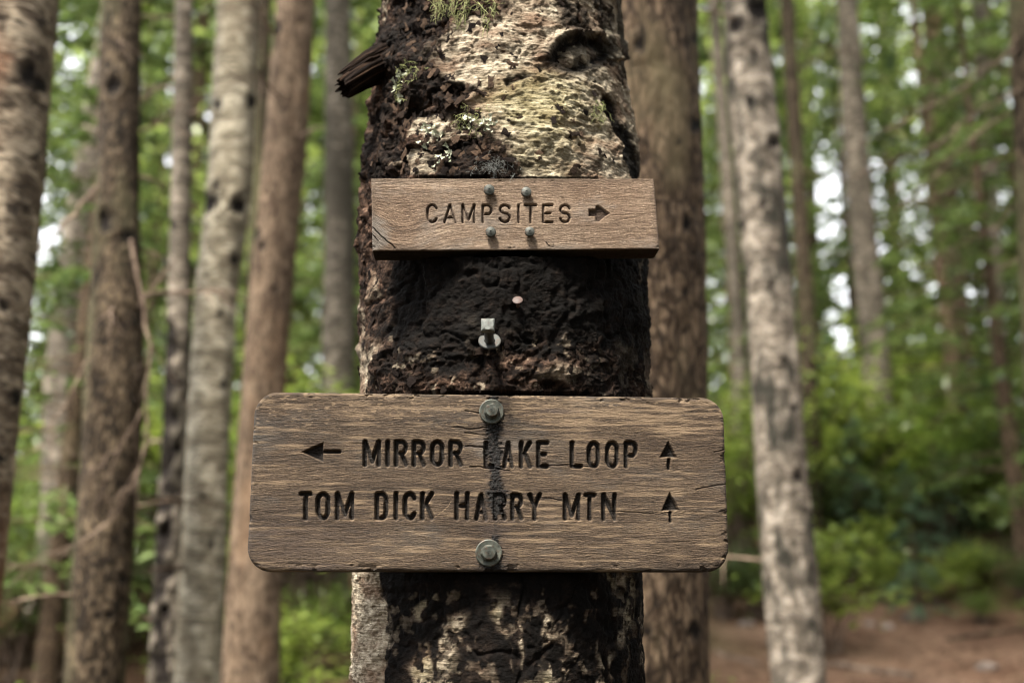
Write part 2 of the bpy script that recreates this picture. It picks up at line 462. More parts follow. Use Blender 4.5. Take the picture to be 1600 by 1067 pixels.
# the eye-shaped branch scar, its brow ridges, the dark crack
h += .009 * np.exp(-((de - 1.2) / .25) ** 2) * (dy < 6) - .012 * (1 - sstep(.55, 1.0, de)) + .013 * np.exp(-(de / .5) ** 2)
h -= .010 * (1 - sstep(4, 11, d_strip)); h -= .005 * (1 - sstep(2, 8, d_v1))
h += .006 * np.exp(-((dk - 1.2) / .3) ** 2) - .010 * (1 - sstep(.4, .9, dk))
for (x, y, r_, a_) in ((812, 128, 9, -.007), (818, 92, 6, -.005), (655, 165, 17, -.011), (785, 60, 24, .007), (855, 55, 26, .005), (760, 85, 20, .004), (880, 190, 26, .005),
                       (870, 225, 12, -.004), (850, 215, 18, .005), (905, 240, 16, .005), (720, 75, 24, .005), (940, 205, 20, -.004), (690, 170, 26, .007), (640, 205, 30, .010),
                       (600, 250, 26, .008), (590, 175, 22, .006), (640, 130, 26, .007), (640, 92, 36, .012), (612, 92, 22, .010), (572, 480, 20, .007), (585, 560, 24, .008), (880, 575, 24, .012), (790, 575, 30, .009),
                       (700, 590, 34, .010), (740, 530, 18, .006), (640, 560, 34, .010), (1003, 500, 16, .005), (820, 540, 40, -.008), (760, 565, 16, -.012), (925, 487, 12, .005)):
    h += a_ * np.exp(-((fx - x) ** 2 + (fy - y) ** 2) / (r_ * r_))
h *= np.where(frontal | True, 1.0, 1.0)
P = P0 + np.stack([DIRX, DIRY, 0 * DIRX], -1) * h[..., None]
lich = np.clip(blob(848, 172, 70, 45, .2, .7) * .9 + .5 * blob(830, 245, 60, 26, 0, .8) + .55 * lowr * sstep(.5, .62, fbm(S * 20, ZZ * 16, 3, 91)) * (qx > 640), 0, 1) * pale

# boards are let into the trunk: keep the bark behind them
def board_back(x): return 1.313 + 0.052 * x
for y0, y1 in ((277, 401), (613, 894)):
    inb = (qy > y0) & (qy < y1) & (np.abs(PHI) < 1.2)
    P[..., 1] = np.where(inb, np.maximum(P[..., 1], board_back(P[..., 0]) + .002), P[..., 1])

m = M("old_birch_bark", 0.88, 0.06)
A = lambda nme: m.attr(nme)
sz = m.attr("bark", "Vector")
fine = m.noise(m.obj((260, 260, 1), sz), 1, 5, 0.65)
grain = m.noise(m.obj((26, 340, 1), sz), 1, 4, 0.6, 0.6)
clump = m.noise(m.obj((55, 55, 1), sz), 1, 5, 0.65)
pal = m.ramp(m.math('ADD', m.math('MULTIPLY', grain, .38), m.math('MULTIPLY', clump, .62)),
             [(0.32, (0.035, 0.024, 0.016)), (0.42, (0.100, 0.079, 0.057)), (0.50, (0.225, 0.190, 0.141)), (0.62, (0.43, 0.377, 0.292))])
pal = m.mix(m.rng(m.noise(m.obj((14, 20, 1), sz), 1, 4), .47, .64, 0, .8), pal, (0.115, 0.072, 0.048))
fk = m.noise(m.obj((120, 190, 1), sz), 1, 4, .7)
pal = m.mix(m.rng(fk, .56, .66, 0, .8), pal, (.042, .030, .021))
pal = m.mix(m.math('MULTIPLY', A("lichen"), .55), pal, m.ramp(clump, [(.35, (0.095, 0.085, 0.030)), (.65, (0.27, 0.25, 0.125))]))
pal = m.mix(m.math('MULTIPLY', A("pore"), .9), pal, (0.035, 0.022, 0.015))
drk = m.ramp(m.math('ADD', m.math('MULTIPLY', fine, .4), m.math('MULTIPLY', clump, .6)),
             [(0.38, (0.0035, 0.0025, 0.002)), (0.48, (0.014, 0.0085, 0.006)), (0.56, (0.060, 0.036, 0.025)), (0.66, (0.17, 0.112, 0.080))])
drk = m.mix(m.rng(m.noise(m.obj((30, 24, 1), sz), 1, 3), .60, .72, 0, .5), drk, (0.060, 0.036, 0.025))
c = m.mix(A("pale"), drk, pal)
c = m.mix(m.math('MULTIPLY', A("black"), m.rng(clump, .3, .74, 1.0, .93)), c, (0.0022, 0.0019, 0.0017))
m.color(c)
m.put(m.b.inputs["Roughness"], m.rng(A("black"), 0, 1, .92, .85))
m.bump(m.math('ADD', fine, m.math('MULTIPLY', m.math('MULTIPLY', grain, 1.2), A("pale"))), 0.0034, 0.95)
MAT_OLDBARK = m.m
troot = empty("birch_tree", (float(ax_x[0]), AXY, 0))
tag(troot, "old birch in front with two wooden signs on its dark scarred trunk", "tree")
tl = np.array(troot.location)
link("trunk", mesh_from("trunk", (P - tl).reshape(-1, 3), quads(len(zs), len(ph), True)[:, ::-1][:, ::-1],
     {"pale": pale.ravel(), "black": black.ravel(), "lichen": lich.ravel(), "pore": lent.ravel(),
      "bark": np.stack([S, ZZ, 0 * S], -1).reshape(-1, 3)}), MAT_OLDBARK, troot)

def on_trunk(px, py, lift=0.0):
    """points on the trunk's front under photo pixels, with outward directions"""
    px, py = np.atleast_1d(px).astype(float), np.atleast_1d(py).astype(float)
    out, nr = [], []
    rows = (zs > 1.16) & (zs < 2.46); cols = np.arange(0, 480)
    QX, QY = qx[rows][:, cols], qy[rows][:, cols]
    PP = P[rows][:, cols]; FI = PHI[rows][:, cols]
    for a, b in zip(px, py):
        k = np.argmin((QX - a) ** 2 + (QY - b) ** 2 + 1e5 * (np.abs(FI) > 1.5))
        d = np.array([math.sin(FI.flat[k]), -math.cos(FI.flat[k]), 0])
        out.append(PP.reshape(-1, 3)[k] + d * lift); nr.append(d)
    return np.array(out), np.array(nr)

# bark flakes, curled up off the rough parts
rf = np.random.default_rng(8)
fl = Geo()
pts = []
while len(pts) < 640:
    a, b = rf.uniform(560, 1010), rf.uniform(-10, 620)
    bd = np.interp(b, by, bx)
    if 272 < b < 400: 
        if a > 578: continue
    elif b < 280:
        if a > bd + 15 and rf.random() > .10: continue
    elif b < 530 and 592 < a < 990: continue
    elif b > 400 and a > 600 and rf.random() < .72: continue
    elif 640 < a < 990 and rf.random() < .5: continue
    pts.append((a, b))
pts = np.array(pts)
FP, FN = on_trunk(pts[:, 0], pts[:, 1], 0.001)
for p_, n_ in zip(FP, FN):
    L, W = rf.uniform(.003, .009), rf.uniform(.002, .0055)
    t_ = np.array([-n_[1], n_[0], 0]); up_ = np.array([0, 0, 1.0])
    an = rf.normal(1.2, .9); ex = t_ * math.cos(an) + up_ * math.sin(an); ey = np.cross(n_, ex)
    tilt = rf.uniform(0.1, .55); uu, vv = np.meshgrid(np.linspace(-1, 1, 4), np.linspace(-1, 1, 3))
    jit = 1 + rf.normal(0, .22, uu.shape)
    G = p_ + ex * (uu * L * jit)[..., None] + ey * (vv * W * jit)[..., None] + n_ * ((-.001 + (uu * rf.choice([-1, 1]) + 1) * L * tilt * .5 - (vv ** 2) * W * .25) + rf.normal(0, .0005, uu.shape))[..., None]
    fl.add(G - tl, quads(3, 4), rf.random() * (.55 if p_[2] < 1.9 else 1))
m = M("bark_flake", .95, .06)
nz = m.noise(m.obj((220, 220, 220)), 1, 5, .65)
cf = m.mix(m.math('POWER', m.attr("tint"), 2.6), (0.005, 0.0035, 0.003), (0.075, 0.049, 0.033))
m.color(m.mix(m.rng(nz, .4, .7, 0, .8), cf, (0.010, .007, .006)))
m.bump(nz, .002)
MAT_FLAKE = m.m
tag(link("bark_flakes", fl.mesh("bark_flakes"), MAT_FLAKE, troot), kind="stuff")

# the snapped branch stub on the left
m = M("broken_wood", .9, .06)
g1 = m.noise(m.obj((1, 1, 1), m.attr("bark", "Vector")), 1, 5, .65)
m.color(m.ramp(g1, [(.38, (0.003, .002, .0016)), (.53, (.012, .007, .005)), (.66, (.06, .036, .023))]))
m.bump(g1, .004)
MAT_STUB = m.m
def stub(pts_px, rad, Ys, jag, seed, parent, name="broken_branch"):
    rs = np.random.default_rng(seed)
    path = np.array([at(x, y, Y) for (x, y), Y in zip(pts_px, Ys)])
    tt = np.linspace(0, 1, 70); k = np.linspace(0, 1, len(path))
    pth = np.stack([np.interp(tt, k, path[:, i]) for i in range(3)], 1); rd = np.interp(tt, k, rad)
    T = np.gradient(pth, axis=0); T /= np.linalg.norm(T, axis=1, keepdims=True)
    a = np.cross(T, [0, 0, 1.0]); a /= np.linalg.norm(a, axis=1, keepdims=True); b = np.cross(T, a)
    nth = 72; th = np.arange(nth) * 2 * np.pi / nth
    TH, TT = np.meshgrid(th, tt)
    rr = rd[:, None] * (1 + .38 * (fbm(np.cos(TH) * 3.2 + 5 + seed, np.sin(TH) * 3.2 + TT * 1.5, 4, seed) - .5) * 2 + .10 * (noise2(TH * 9, TT * 5, seed + 3) - .5))
    over = jag * (fbm(np.cos(th) * 2.6 + seed, np.sin(th) * 2.6, 3, seed + 9) - .5) * 2
    sh = sstep(.55, 1.0, TT) * over[None, :]
    G = pth[:, None] + rr[..., None] * (a[:, None] * np.cos(TH)[..., None] + b[:, None] * np.sin(TH)[..., None]) + T[:, None] * sh[..., None]
    tip = pth[-1] - T[-1] * jag * .5
    V = np.vstack([G.reshape(-1, 3), (G[-1] * .45 + tip * .55 - T[-1] * jag * .5), tip[None] - T[-1] * jag])
    n0 = len(tt) * nth
    Fq = np.vstack([quads(len(tt), nth, True), [[n0 - nth + j, n0 - nth + (j + 1) % nth, n0 + (j + 1) % nth, n0 + j] for j in range(nth)],
                    [[n0 + j, n0 + (j + 1) % nth, n0 + (j + 2) % nth, n0 + nth] for j in range(0, nth, 2)]])
    bk = np.zeros((len(V), 3)); bk[:n0] = np.stack([np.cos(TH) * 6, np.sin(TH) * 6, TT * 2.2], -1).reshape(-1, 3); bk[n0:] = V[n0:] * 400
    return link(name, mesh_from(name, V - tl, Fq, {"bark": bk}), MAT_STUB, parent)
stub([(670, 84), (616, 90), (575, 113), (536, 138)], [.038, .027, .0195, .0150], [1.43, 1.40, 1.37, 1.345], .020, 4, troot)
stub([(655, 66), (612, 74), (575, 92), (534, 118)], [.020, .013, .010, .0055], [1.43, 1.385, 1.36, 1.345], .014, 12, troot, "branch_splinter")

# ------------------------------------------------------------------ wooden boards with routed lettering
def arc(cx, cy, rx, ry, a0, a1, n=9):
    return [(cx + rx * math.cos(R(a0 + (a1 - a0) * i / n)), cy + ry * math.sin(R(a0 + (a1 - a0) * i / n))) for i in range(n + 1)]
GL = {
    'A': [[(0, 0), (.5, 1), (1, 0)], [(.17, .27), (.83, .27)]],
    'C': [arc(.5, .72, .5, .28, 20, 180) + arc(.5, .28, .5, .28, 180, 340)],
    'D': [[(0, 0), (0, 1), (.45, 1)] + arc(.5, .68, .5, .32, 90, 0) + arc(.5, .32, .5, .32, 0, -90) + [(0, 0)]],
    'E': [[(1, 1), (0, 1), (0, 0), (1, 0)], [(0, .52), (.75, .52)]],
    'H': [[(0, 0), (0, 1)], [(1, 0), (1, 1)], [(0, .5), (1, .5)]],
    'I': [[(.5, 0), (.5, 1)]],
    'K': [[(0, 0), (0, 1)], [(1, 1), (.08, .42)], [(.38, .6), (1, 0)]],
    'L': [[(0, 1), (0, 0), (1, 0)]],
    'M': [[(0, 0), (0, 1), (.5, .14), (1, 1), (1, 0)]],
    'N': [[(0, 0), (0, 1), (1, 0), (1, 1)]],
    'O': [arc(.5, .70, .5, .30, 0, 180) + arc(.5, .30, .5, .30, 180, 360) + [(1, .70)]],
    'P': [[(0, 0), (0, 1), (.5, 1)] + arc(.55, .73, .45, .27, 90, -90) + [(0, .46)]],
    'R': [[(0, 0), (0, 1), (.5, 1)] + arc(.55, .75, .45, .25, 90, -90) + [(0, .5)], [(.52, .5), (1, 0)]],
    'S': [arc(.5, .76, .48, .24, 15, 270) + arc(.5, .26, .5, .26, 90, -165)],
    'T': [[(0, 1), (1, 1)], [(.5, 1), (.5, 0)]],
    'Y': [[(0, 1), (.5, .5), (1, 1)], [(.5, .5), (.5, 0)]],
}

def plane_at(px, py, Y0, yaw):
    d = ray(px, py); n = np.array([math.sin(yaw), math.cos(yaw), 0])
    t = math.cos(yaw) * Y0 / (d @ n)
    return d * t[..., None] + np.array([0, 0, CAMZ])

def board(name, label, corners, yaw, thick, cr, step, edge_r, letters, stroke, depth, arrows, warp, mat, masks, seed):
    """front face is a height field over (a, b) in the board's plane; the routed strokes are cut into it"""
    Y0 = 1.27
    U = np.array([math.cos(yaw), -math.sin(yaw), 0]); N = np.array([-math.sin(yaw), -math.cos(yaw), 0])
    O = np.array([0, Y0, 0.0])
    def pl(px, py):
        q = plane_at(px, py, Y0, yaw); return (q - O) @ U, q[..., 2]
    cA, cB = pl(np.array([c[0] for c in corners]), np.array([c[1] for c in corners]))   # tl tr br bl
    wd = (np.hypot(cA[1] - cA[0], cB[1] - cB[0]) + np.hypot(cA[2] - cA[3], cB[2] - cB[3])) / 2
    ht = ((cB[0] - cB[3]) + (cB[1] - cB[2])) / 2
    nu, nv = int(wd / step), int(ht / step)
    # graded rows near the rim so that the rounding is smooth
    vv = np.linspace(0, ht, nv); 
    dv = np.minimum(vv, ht - vv)
    inset = np.where(dv < cr, cr - np.sqrt(np.maximum(cr ** 2 - (cr - dv) ** 2, 0)), 0) if cr > 0 else 0 * dv
    tt = np.linspace(0, 1, nu)
    UU = inset[:, None] + (wd - 2 * inset)[:, None] * tt[None]
    VV = np.repeat(vv[:, None], nu, 1)
    # distance to the rim (rounded rectangle)
    qx_, qy_ = np.abs(UU - wd / 2) - (wd / 2 - cr), np.abs(VV - ht / 2) - (ht / 2 - cr)
    sd_ = -(np.hypot(np.maximum(qx_, 0), np.maximum(qy_, 0)) + np.minimum(np.maximum(qx_, qy_), 0) - cr)
    s_, t_ = UU / wd, VV / ht
    A_ = (cA[3] * (1 - s_) + cA[2] * s_) * (1 - t_) + (cA[0] * (1 - s_) + cA[1] * s_) * t_
    B_ = (cB[3] * (1 - s_) + cB[2] * s_) * (1 - t_) + (cB[0] * (1 - s_) + cB[1] * s_) * t_
    ga, gb = warp(A_, B_, pl)
    H = np.zeros_like(A_)
    er = edge_r * (.7 + .9 * fbm(A_ * 30, B_ * 30, 3, seed + 5))
    dd = np.clip(sd_, 0, er)
    H -= er - np.sqrt(np.maximum(er ** 2 - (er - dd) ** 2, 0))
    # weathered grain
    g1_ = fbm(ga * 14, gb * 420, 3, seed); g2_ = fbm(ga * 70, gb * 700, 2, seed + 3); g3_ = noise2(ga * 3, gb * 60, seed + 8)
    H += .0005 * (g1_ - .5) + .0006 * (g2_ - .5) + .0003 * (g3_ - .5) + .0012 * (fbm(A_ * 5, B_ * 9, 2, seed + 4) - .5)
    chip = sstep(.645, .76, fbm(A_ * 70 + 3, B_ * 110, 4, seed + 6)) * sstep(.012, .001, sd_ + .004 * (fbm(A_ * 25, B_ * 25, 2, seed + 7) - .5))
    H -= (.0030 if edge_r > .003 else .0010) * chip
    owner = np.full(A_.shape, -1, int); names = []; groove = np.zeros_like(A_)
    hw = stroke / 2
    def cut(d, nm):                                   # d: signed distance to the cut's outline (negative inside)
        nonlocal H, groove
        k = len(names); names.append(nm)
        rim = .0012 + .0004 * noise2(A_ * 300, B_ * 300, 4)
        wall = 1 - sstep(-rim * 1.35, rim * .55, d + .0005 * (noise2(A_ * 160, B_ * 160, seed + k) - .5))
        floor_n = .0009 * (fbm(ga * 60, gb * 500, 3, seed + 31) - .5)
        H = np.where(wall > 0, H * (1 - .6 * wall) - wall * (depth + floor_n), H)
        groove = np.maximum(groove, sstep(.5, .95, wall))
        owner[d < .0005] = k
    for ch, (x0, x1, y0, y1) in letters:
        hp = stroke * 0.5 * F / 1.29                  # half stroke in photo pixels
        D_ = np.full(A_.shape, 1e9)
        for poly in GL[ch]:
            pxs = np.array([(x0 + hp) + p_[0] * (x1 - x0 - 2 * hp) if ch != 'I' else (x0 + x1) / 2 for p_ in poly])
            pys = np.array([(y1 - hp) + p_[1] * (y0 - y1 + 2 * hp) for p_ in poly])
            a_, b_ = pl(pxs, pys)
            box = (A_ > a_.min() - .012) & (A_ < a_.max() + .012) & (B_ > b_.min() - .012) & (B_ < b_.max() + .012)
            D_[box] = np.minimum(D_[box], seg_dist(A_[box], B_[box], list(zip(a_, b_))))
        cut(D_ - hw, "letter")
    for poly, stem in arrows:
        D_ = np.full(A_.shape, 1e9)
        if poly:
            a_, b_ = pl(np.array([p_[0] for p_ in poly]), np.array([p_[1] for p_ in poly]))
            e_ = seg_dist(A_, B_, list(zip(a_, b_)) + [(a_[0], b_[0])])
            ins = np.zeros(A_.shape, bool)
            for i in range(len(a_)):
                x0, y0, x1, y1 = a_[i - 1], b_[i - 1], a_[i], b_[i]
                if y0 != y1: ins ^= ((y0 > B_) != (y1 > B_)) & (A_ < (x1 - x0) * (B_ - y0) / (y1 - y0) + x0)
            D_ = np.where(ins, -e_, e_)
        if stem:
            a_, b_ = pl(np.array([p_[0] for p_ in stem]), np.array([p_[1] for p_ in stem]))
            D_ = np.minimum(D_, seg_dist(A_, B_, list(zip(a_, b_))) - hw * .8)
        cut(D_, "arrow")
    extra = {}
    for key, fn in masks.items():
        mk, hh = fn(A_, B_, pl, groove); H = H + hh; extra[key] = mk
    PT = O + A_[..., None] * U + np.array([0, 0, 1.0]) * B_[..., None] + N * H[..., None]
    nrm = grid_normals(PT)
    if nrm[nv // 2, nu // 2] @ N < 0: nrm = -nrm
    # side walls and back
    per = np.concatenate([PT[0, :], PT[1:, -1], PT[-1, -2::-1], PT[-2:0, 0]])
    pgr = np.concatenate([np.stack([x_[0, :], x_[0, :]], 1)[:, 0] if False else x_[0, :] for x_ in (A_,)] + [A_[1:, -1], A_[-1, -2::-1], A_[-2:0, 0]]) if False else None
    def rimv(x_): return np.concatenate([x_[0, :], x_[1:, -1], x_[-1, -2::-1], x_[-2:0:-1, 0] * 0 + x_[-2:0:-1, 0]])
    per = rimv(PT); ra, rb = rimv(ga), rimv(gb)
    nper = len(per)
    lv = 10
    ctr = per.mean(0)
    walls = []
    for i in range(lv):
        f_ = i / (lv - 1)
        q = per - N * (thick - edge_r) * f_
        out = per - ctr; out -= N * (out @ N)[:, None]; out /= np.linalg.norm(out, axis=1, keepdims=True)
        q = q + out * (.0010 * (fbm(ra * 60 + f_ * 3, rb * 60 + f_ * 7, 3, seed + 40) - .5) * (i > 0) - .002 * (i == lv - 1))[:, None]
        walls.append(q)
    W_ = np.array(walls)
    rt = empty(name, tuple(O + U * A_.mean() + np.array([0, 0, 1]) * B_.mean()))
    tag(rt, *label)
    o0 = np.array(rt.location)
    fq = quads(nv, nu)
    fo = owner.ravel()[fq].max(1)
    Pf, Nf = PT.reshape(-1, 3), nrm.reshape(-1, 3)
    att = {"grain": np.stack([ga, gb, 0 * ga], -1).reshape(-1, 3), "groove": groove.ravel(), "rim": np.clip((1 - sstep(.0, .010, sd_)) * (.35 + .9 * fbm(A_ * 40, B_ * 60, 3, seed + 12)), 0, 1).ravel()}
    for k_, v_ in extra.items(): att[k_] = v_.ravel()
    if nrm is not None:
        e1, e2 = Pf[fq[0][1]] - Pf[fq[0][0]], Pf[fq[0][3]] - Pf[fq[0][0]]
        if np.cross(e1, e2) @ N < 0: fq = fq[:, ::-1]
    for k in range(-1, len(names)):
        sel = fq[fo == k]
        ids, inv = np.unique(sel, return_inverse=True)
        sel = inv.reshape(-1, 4)
        V, NN = Pf[ids] - o0, Nf[ids]
        at_ = {n_: v_[ids] for n_, v_ in att.items()}
        if k == -1:
            nb = len(V)
            i, j = np.meshgrid(np.arange(lv - 1), np.arange(nper), indexing='ij'); j2 = (j + 1) % nper
            wf = np.stack([i * nper + j, i * nper + j2, (i + 1) * nper + j2, (i + 1) * nper + j], -1).reshape(-1, 4) + nb
            bq = np.array([[nb + (lv - 1) * nper + c_ for c_ in (0, nu - 1, nu + nv - 2, nu + nv - 2 + nu - 1)]])
            outw = np.tile(out, (lv, 1))
            V = np.vstack([V, W_.reshape(-1, 3) - o0]); NN = np.vstack([NN, outw])
            gv = np.stack([np.tile(ra, lv), np.tile(rb, lv) + np.repeat(np.arange(lv) * thick / lv, nper), np.repeat(np.arange(lv) * .01, nper)], -1)
            for n_ in at_:
                z_ = gv if n_ == "grain" else np.full(len(gv), .35 if n_ == "rim" else 0.0)
                at_[n_] = np.concatenate([at_[n_], z_])
            sel = np.vstack([sel, wf, bq])
        nm = "board" if k == -1 else names[k]
        link(nm, mesh_from(nm, V, sel, at_, NN), mat, rt)
    return rt, U, N, O, pl

def wood_material(name, tones, groove_shade, stain_c, pore):
    m = M(name, .86, .25)
    g = m.attr("grain", "Vector")
    lon = m.noise(m.obj((60, 640, 60), g), 1, 4, .62, .3)
    big = m.noise(m.obj((5, 40, 5), g), 1, 5, .6, .5)
    fleck = m.noise(m.obj((280, 850, 90), g), 1, 3, .65)
    pores = m.noise(m.obj((170, 1100, 60), g), 1, 2, .5)
    wide = m.noise(m.obj((4.5, 7, 4), g), 1, 4, .6)
    f_ = m.math('ADD', m.math('MULTIPLY', lon, .48), m.math('ADD', m.math('MULTIPLY', big, .22), m.math('MULTIPLY', fleck, .30)))
    c = m.ramp(f_, [(.37, tones[0]), (.465, tones[1]), (.54, tones[2]), (.645, tones[3])])
    ring = m.noise(m.obj((2.2, 46, 4), g), 1, 2, .5, .35)
    c = m.mix(m.rng(ring, .50, .62, 0, .30), c, tones[0])
    c = m.mix(m.rng(ring, .44, .36, 0, .14), c, tones[3])
    c = m.mix(m.rng(wide, .40, .64, 0, .85), c, stain_c, 'MULTIPLY')
    c = m.mix(m.rng(fleck, .60, .70, 0, .55), c, tones[3])
    c = m.mix(m.rng(pores, .58, .68, 0, pore), c, tuple(.25 * x for x in tones[0]))
    c = m.mix(m.math('MULTIPLY', m.attr("rim"), .6), c, tuple(.75 * x for x in tones[0]))
    gry = m.noise(m.obj((7, 15, 4), g), 1, 5, .65)
    c = m.mix(m.rng(gry, .54, .70, 0, .55), c, tuple(.8 * sum(tones[2]) / 3 * k for k in (1.06, 1.0, .92)))
    c = m.mix(m.math('MULTIPLY', m.attr("groove"), .93), c, groove_shade)  # cuts darkened: their shade put into the colour, with some dirt
    return m, c, lon, fleck, pores

# lower board
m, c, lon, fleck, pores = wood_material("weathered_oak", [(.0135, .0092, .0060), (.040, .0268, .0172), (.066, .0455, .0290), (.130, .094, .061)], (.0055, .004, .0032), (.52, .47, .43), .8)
c = m.mix(m.math('MULTIPLY', m.attr("pale"), .55), c, (.21, .15, .095))
c = m.mix(m.math('MULTIPLY', m.attr("grey"), .6), c, (.105, .090, .078))
rz = m.noise(m.obj((240, 240, 1), m.attr("grain", "Vector")), 1, 4, .65)
c = m.mix(m.attr("smudge"), c, (.030, .022, .020))
c = m.mix(m.attr("resin"), c, m.ramp(rz, [(.50, (.0018, .0015, .0014)), (.63, (.007, .0035, .0028)), (.76, (.04, .022, .017))]))
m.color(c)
m.put(m.b.inputs["Roughness"], m.rng(m.attr("resin"), 0, 1, .86, .8))
m.bump(m.math('ADD', m.math('SUBTRACT', m.math('ADD', lon, fleck), pores), m.math('MULTIPLY', rz, m.attr("resin"))), .0014, .9)
MAT_LOW = m.m
# upper board
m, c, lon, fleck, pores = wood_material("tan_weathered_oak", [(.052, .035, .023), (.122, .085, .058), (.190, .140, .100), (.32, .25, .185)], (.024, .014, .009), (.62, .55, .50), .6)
c = m.mix(m.math('MULTIPLY', m.attr("grey"), .8), c, m.mix(m.rng(lon, .35, .65), (.045, .040, .035), (.17, .15, .13)))
c = m.mix(m.attr("smudge"), c, (.014, .011, .009))
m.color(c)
m.bump(m.math('SUBTRACT', m.math('ADD', lon, m.math('MULTIPLY', fleck, 1.4)), pores), .0015, .9)
MAT_UP = m.m

def warp_low(A_, B_, pl):
    k = fbm(A_ * 6, B_ * 10, 3, 201) - .5
    return A_, B_ + .008 * k * sstep(.25, -.3, A_) + .004 * k + .004 * np.sin(A_ * 11) - .03 * np.maximum(A_, 0) ** 2
def warp_up(A_, B_, pl):
    a0, b0 = pl(np.array([582.0]), np.array([372.0]))
    w_ = np.exp(-((A_ - a0) / .055) ** 2 - ((B_ - b0) / .045) ** 2)
    k = fbm(A_ * 9, B_ * 14, 3, 211) - .5
    return A_ * (1 - .0 * w_), B_ + .75 * w_ * (A_ - a0) + .012 * k - .02 * np.maximum(A_, 0) * 1.0 + .03 * np.maximum(-A_ - .02, 0)

def px_of(pl, A_, B_, x0, x1, y0, y1):
    """photo-pixel coordinates over the board (bilinear, good enough for marks)"""
    a_, b_ = pl(np.array([x0, x1, x0, x1], float), np.array([y0, y0, y1, y1], float))
    s_ = (A_ - (a_[0] + a_[2]) / 2) / ((a_[1] + a_[3]) / 2 - (a_[0] + a_[2]) / 2)
    t_ = (B_ - (b_[0] + b_[1]) / 2) / ((b_[2] + b_[3]) / 2 - (b_[0] + b_[1]) / 2)
    return x0 + s_ * (x1 - x0), y0 + t_ * (y1 - y0)

def crack(X, Y, pts, w, seed):
    d = seg_dist(X + 2.5 * (fbm(X / 9, Y / 9, 2, seed) - .5), Y + 4 * (fbm(X / 14, Y / 14, 3, seed + 1) - .5), pts)
    return 1 - sstep(w * .15, w * .55, d)
LC = [(398, 611.5), (1131, 621), (1141, 893.5), (384, 893)]
def low_px(A_, B_, pl): return px_of(pl, A_, B_, 391, 1136, 616, 893)
def m_resin(A_, B_, pl, gr):
    X, Y = low_px(A_, B_, pl)
    w_ = np.interp(Y, [640, 660, 690, 705, 740, 757, 775, 800, 815, 850, 893], [8, 13, 12, 15, 8, 9, 20, 11, 3, 8, 22])
    cxl = np.interp(Y, [640, 700, 740, 790, 893], [766, 766, 769, 771, 764])
    n_ = fbm(X / 6, Y / 6, 3, 301) - .5
    fib = fbm(X / 26, Y / 1.8, 3, 303) - .5
    mk = 1 - sstep(.55, 1.25, np.abs(X - cxl + n_ * 9) / (w_ * (1 + 1.5 * fib)))
    mk *= np.where((Y > 812) & (Y < 838), .35, 1.0)
    return mk, mk * (.0026 * (fbm(X / 3.2, Y / 3.2, 3, 305) - .5) - .0015 * (Y < 740)) + mk * gr * .003
def m_smudge(A_, B_, pl, gr):
    X, Y = low_px(A_, B_, pl)
    n_ = fbm(X / 40, Y / 3.5, 3, 311)
    mk = .65 * sstep(1.1, .5, np.hypot((X - 868) / 52, (Y - 642) / 8) + n_ * .5)
    mk = np.maximum(mk, .5 * sstep(1.1, .4, np.hypot((X - 500) / 85, (Y - 888) / 18) + n_ * .6))
    mk = np.maximum(mk, .38 * sstep(1.2, .2, np.hypot((X - 450) / 260, (Y - 850) / 75) + n_ * .9 - .1))
    mk = np.maximum(mk, .45 * sstep(1.1, .4, np.hypot((X - 430) / 60, (Y - 835) / 26) + n_ * .9))
    mk = np.maximum(mk, .6 * sstep(1.1, .5, np.hypot((X - 764) / 36, (Y - 880) / 20) + n_ * .5))
    hal = np.abs(X - 768) / np.interp(Y, [640, 690, 740, 800, 860, 893], [30, 26, 18, 34, 30, 44])
    mk = np.maximum(mk, .35 * sstep(1.1, .3, hal + 1.3 * (fbm(X / 40, Y / 2.2, 3, 317) - .5)))
    ck = np.zeros_like(X)
    for i, (pp, w_) in enumerate((([(722, 700), (742, 699), (757, 703)], 2.6), ([(728, 731), (760, 733), (790, 738)], 2.2), ([(1085, 766), (1110, 760), (1137, 757)], 2.0),
                                  ([(1118, 706), (1136, 701)], 2.0), ([(838, 730), (885, 728), (930, 731)], 1.6), ([(720, 642), (757, 648)], 1.8),
                                  ([(950, 800), (1010, 803), (1060, 801)], .9), ([(700, 668), (730, 672), (755, 668)], 1.7), ([(720, 678), (756, 682)], 1.5),
                                  ([(1120, 800), (1139, 795)], 1.6), ([(840, 780), (872, 783)], 1.3))):
        ck = np.maximum(ck, crack(X, Y, pp, w_, 330 + i))
    return np.maximum(mk, ck * .9), -.0022 * ck
def m_pale(A_, B_, pl, gr):
    X, Y = low_px(A_, B_, pl)
    n_ = fbm(X / 50, Y / 4.0, 3, 321)
    mk = sstep(.42, .72, n_ + .35 * np.exp(-((X - 1000) / 150) ** 2 - ((Y - 650) / 26) ** 2) - .12)
    mk = np.maximum(mk, .9 * sstep(1, .5, np.hypot((X - 1105) / 30, (Y - 626) / 10) + n_ * .5))
    mk = np.maximum(mk, sstep(.70, .78, fbm(X / 9, Y / 3.2, 2, 325)) * sstep(700, 640, Y))
    sc = np.maximum(crack(X, Y, [(672, 812), (690, 800), (700, 785)], 1.2, 350), crack(X, Y, [(430, 0), (431, 1)], .1, 351))
    return np.clip(np.maximum(mk * .8, sc), 0, 1) * (1 - gr), 0
def m_grey(A_, B_, pl, gr):
    X, Y = low_px(A_, B_, pl)
    return sstep(.9, .3, np.hypot((X - 768) / 95, (Y - 700) / 45) + .5 * fbm(X / 30, Y / 6, 3, 341)) * (1 - gr), -.0006 * sstep(.9, .3, np.hypot((X - 768) / 60, (Y - 700) / 40))
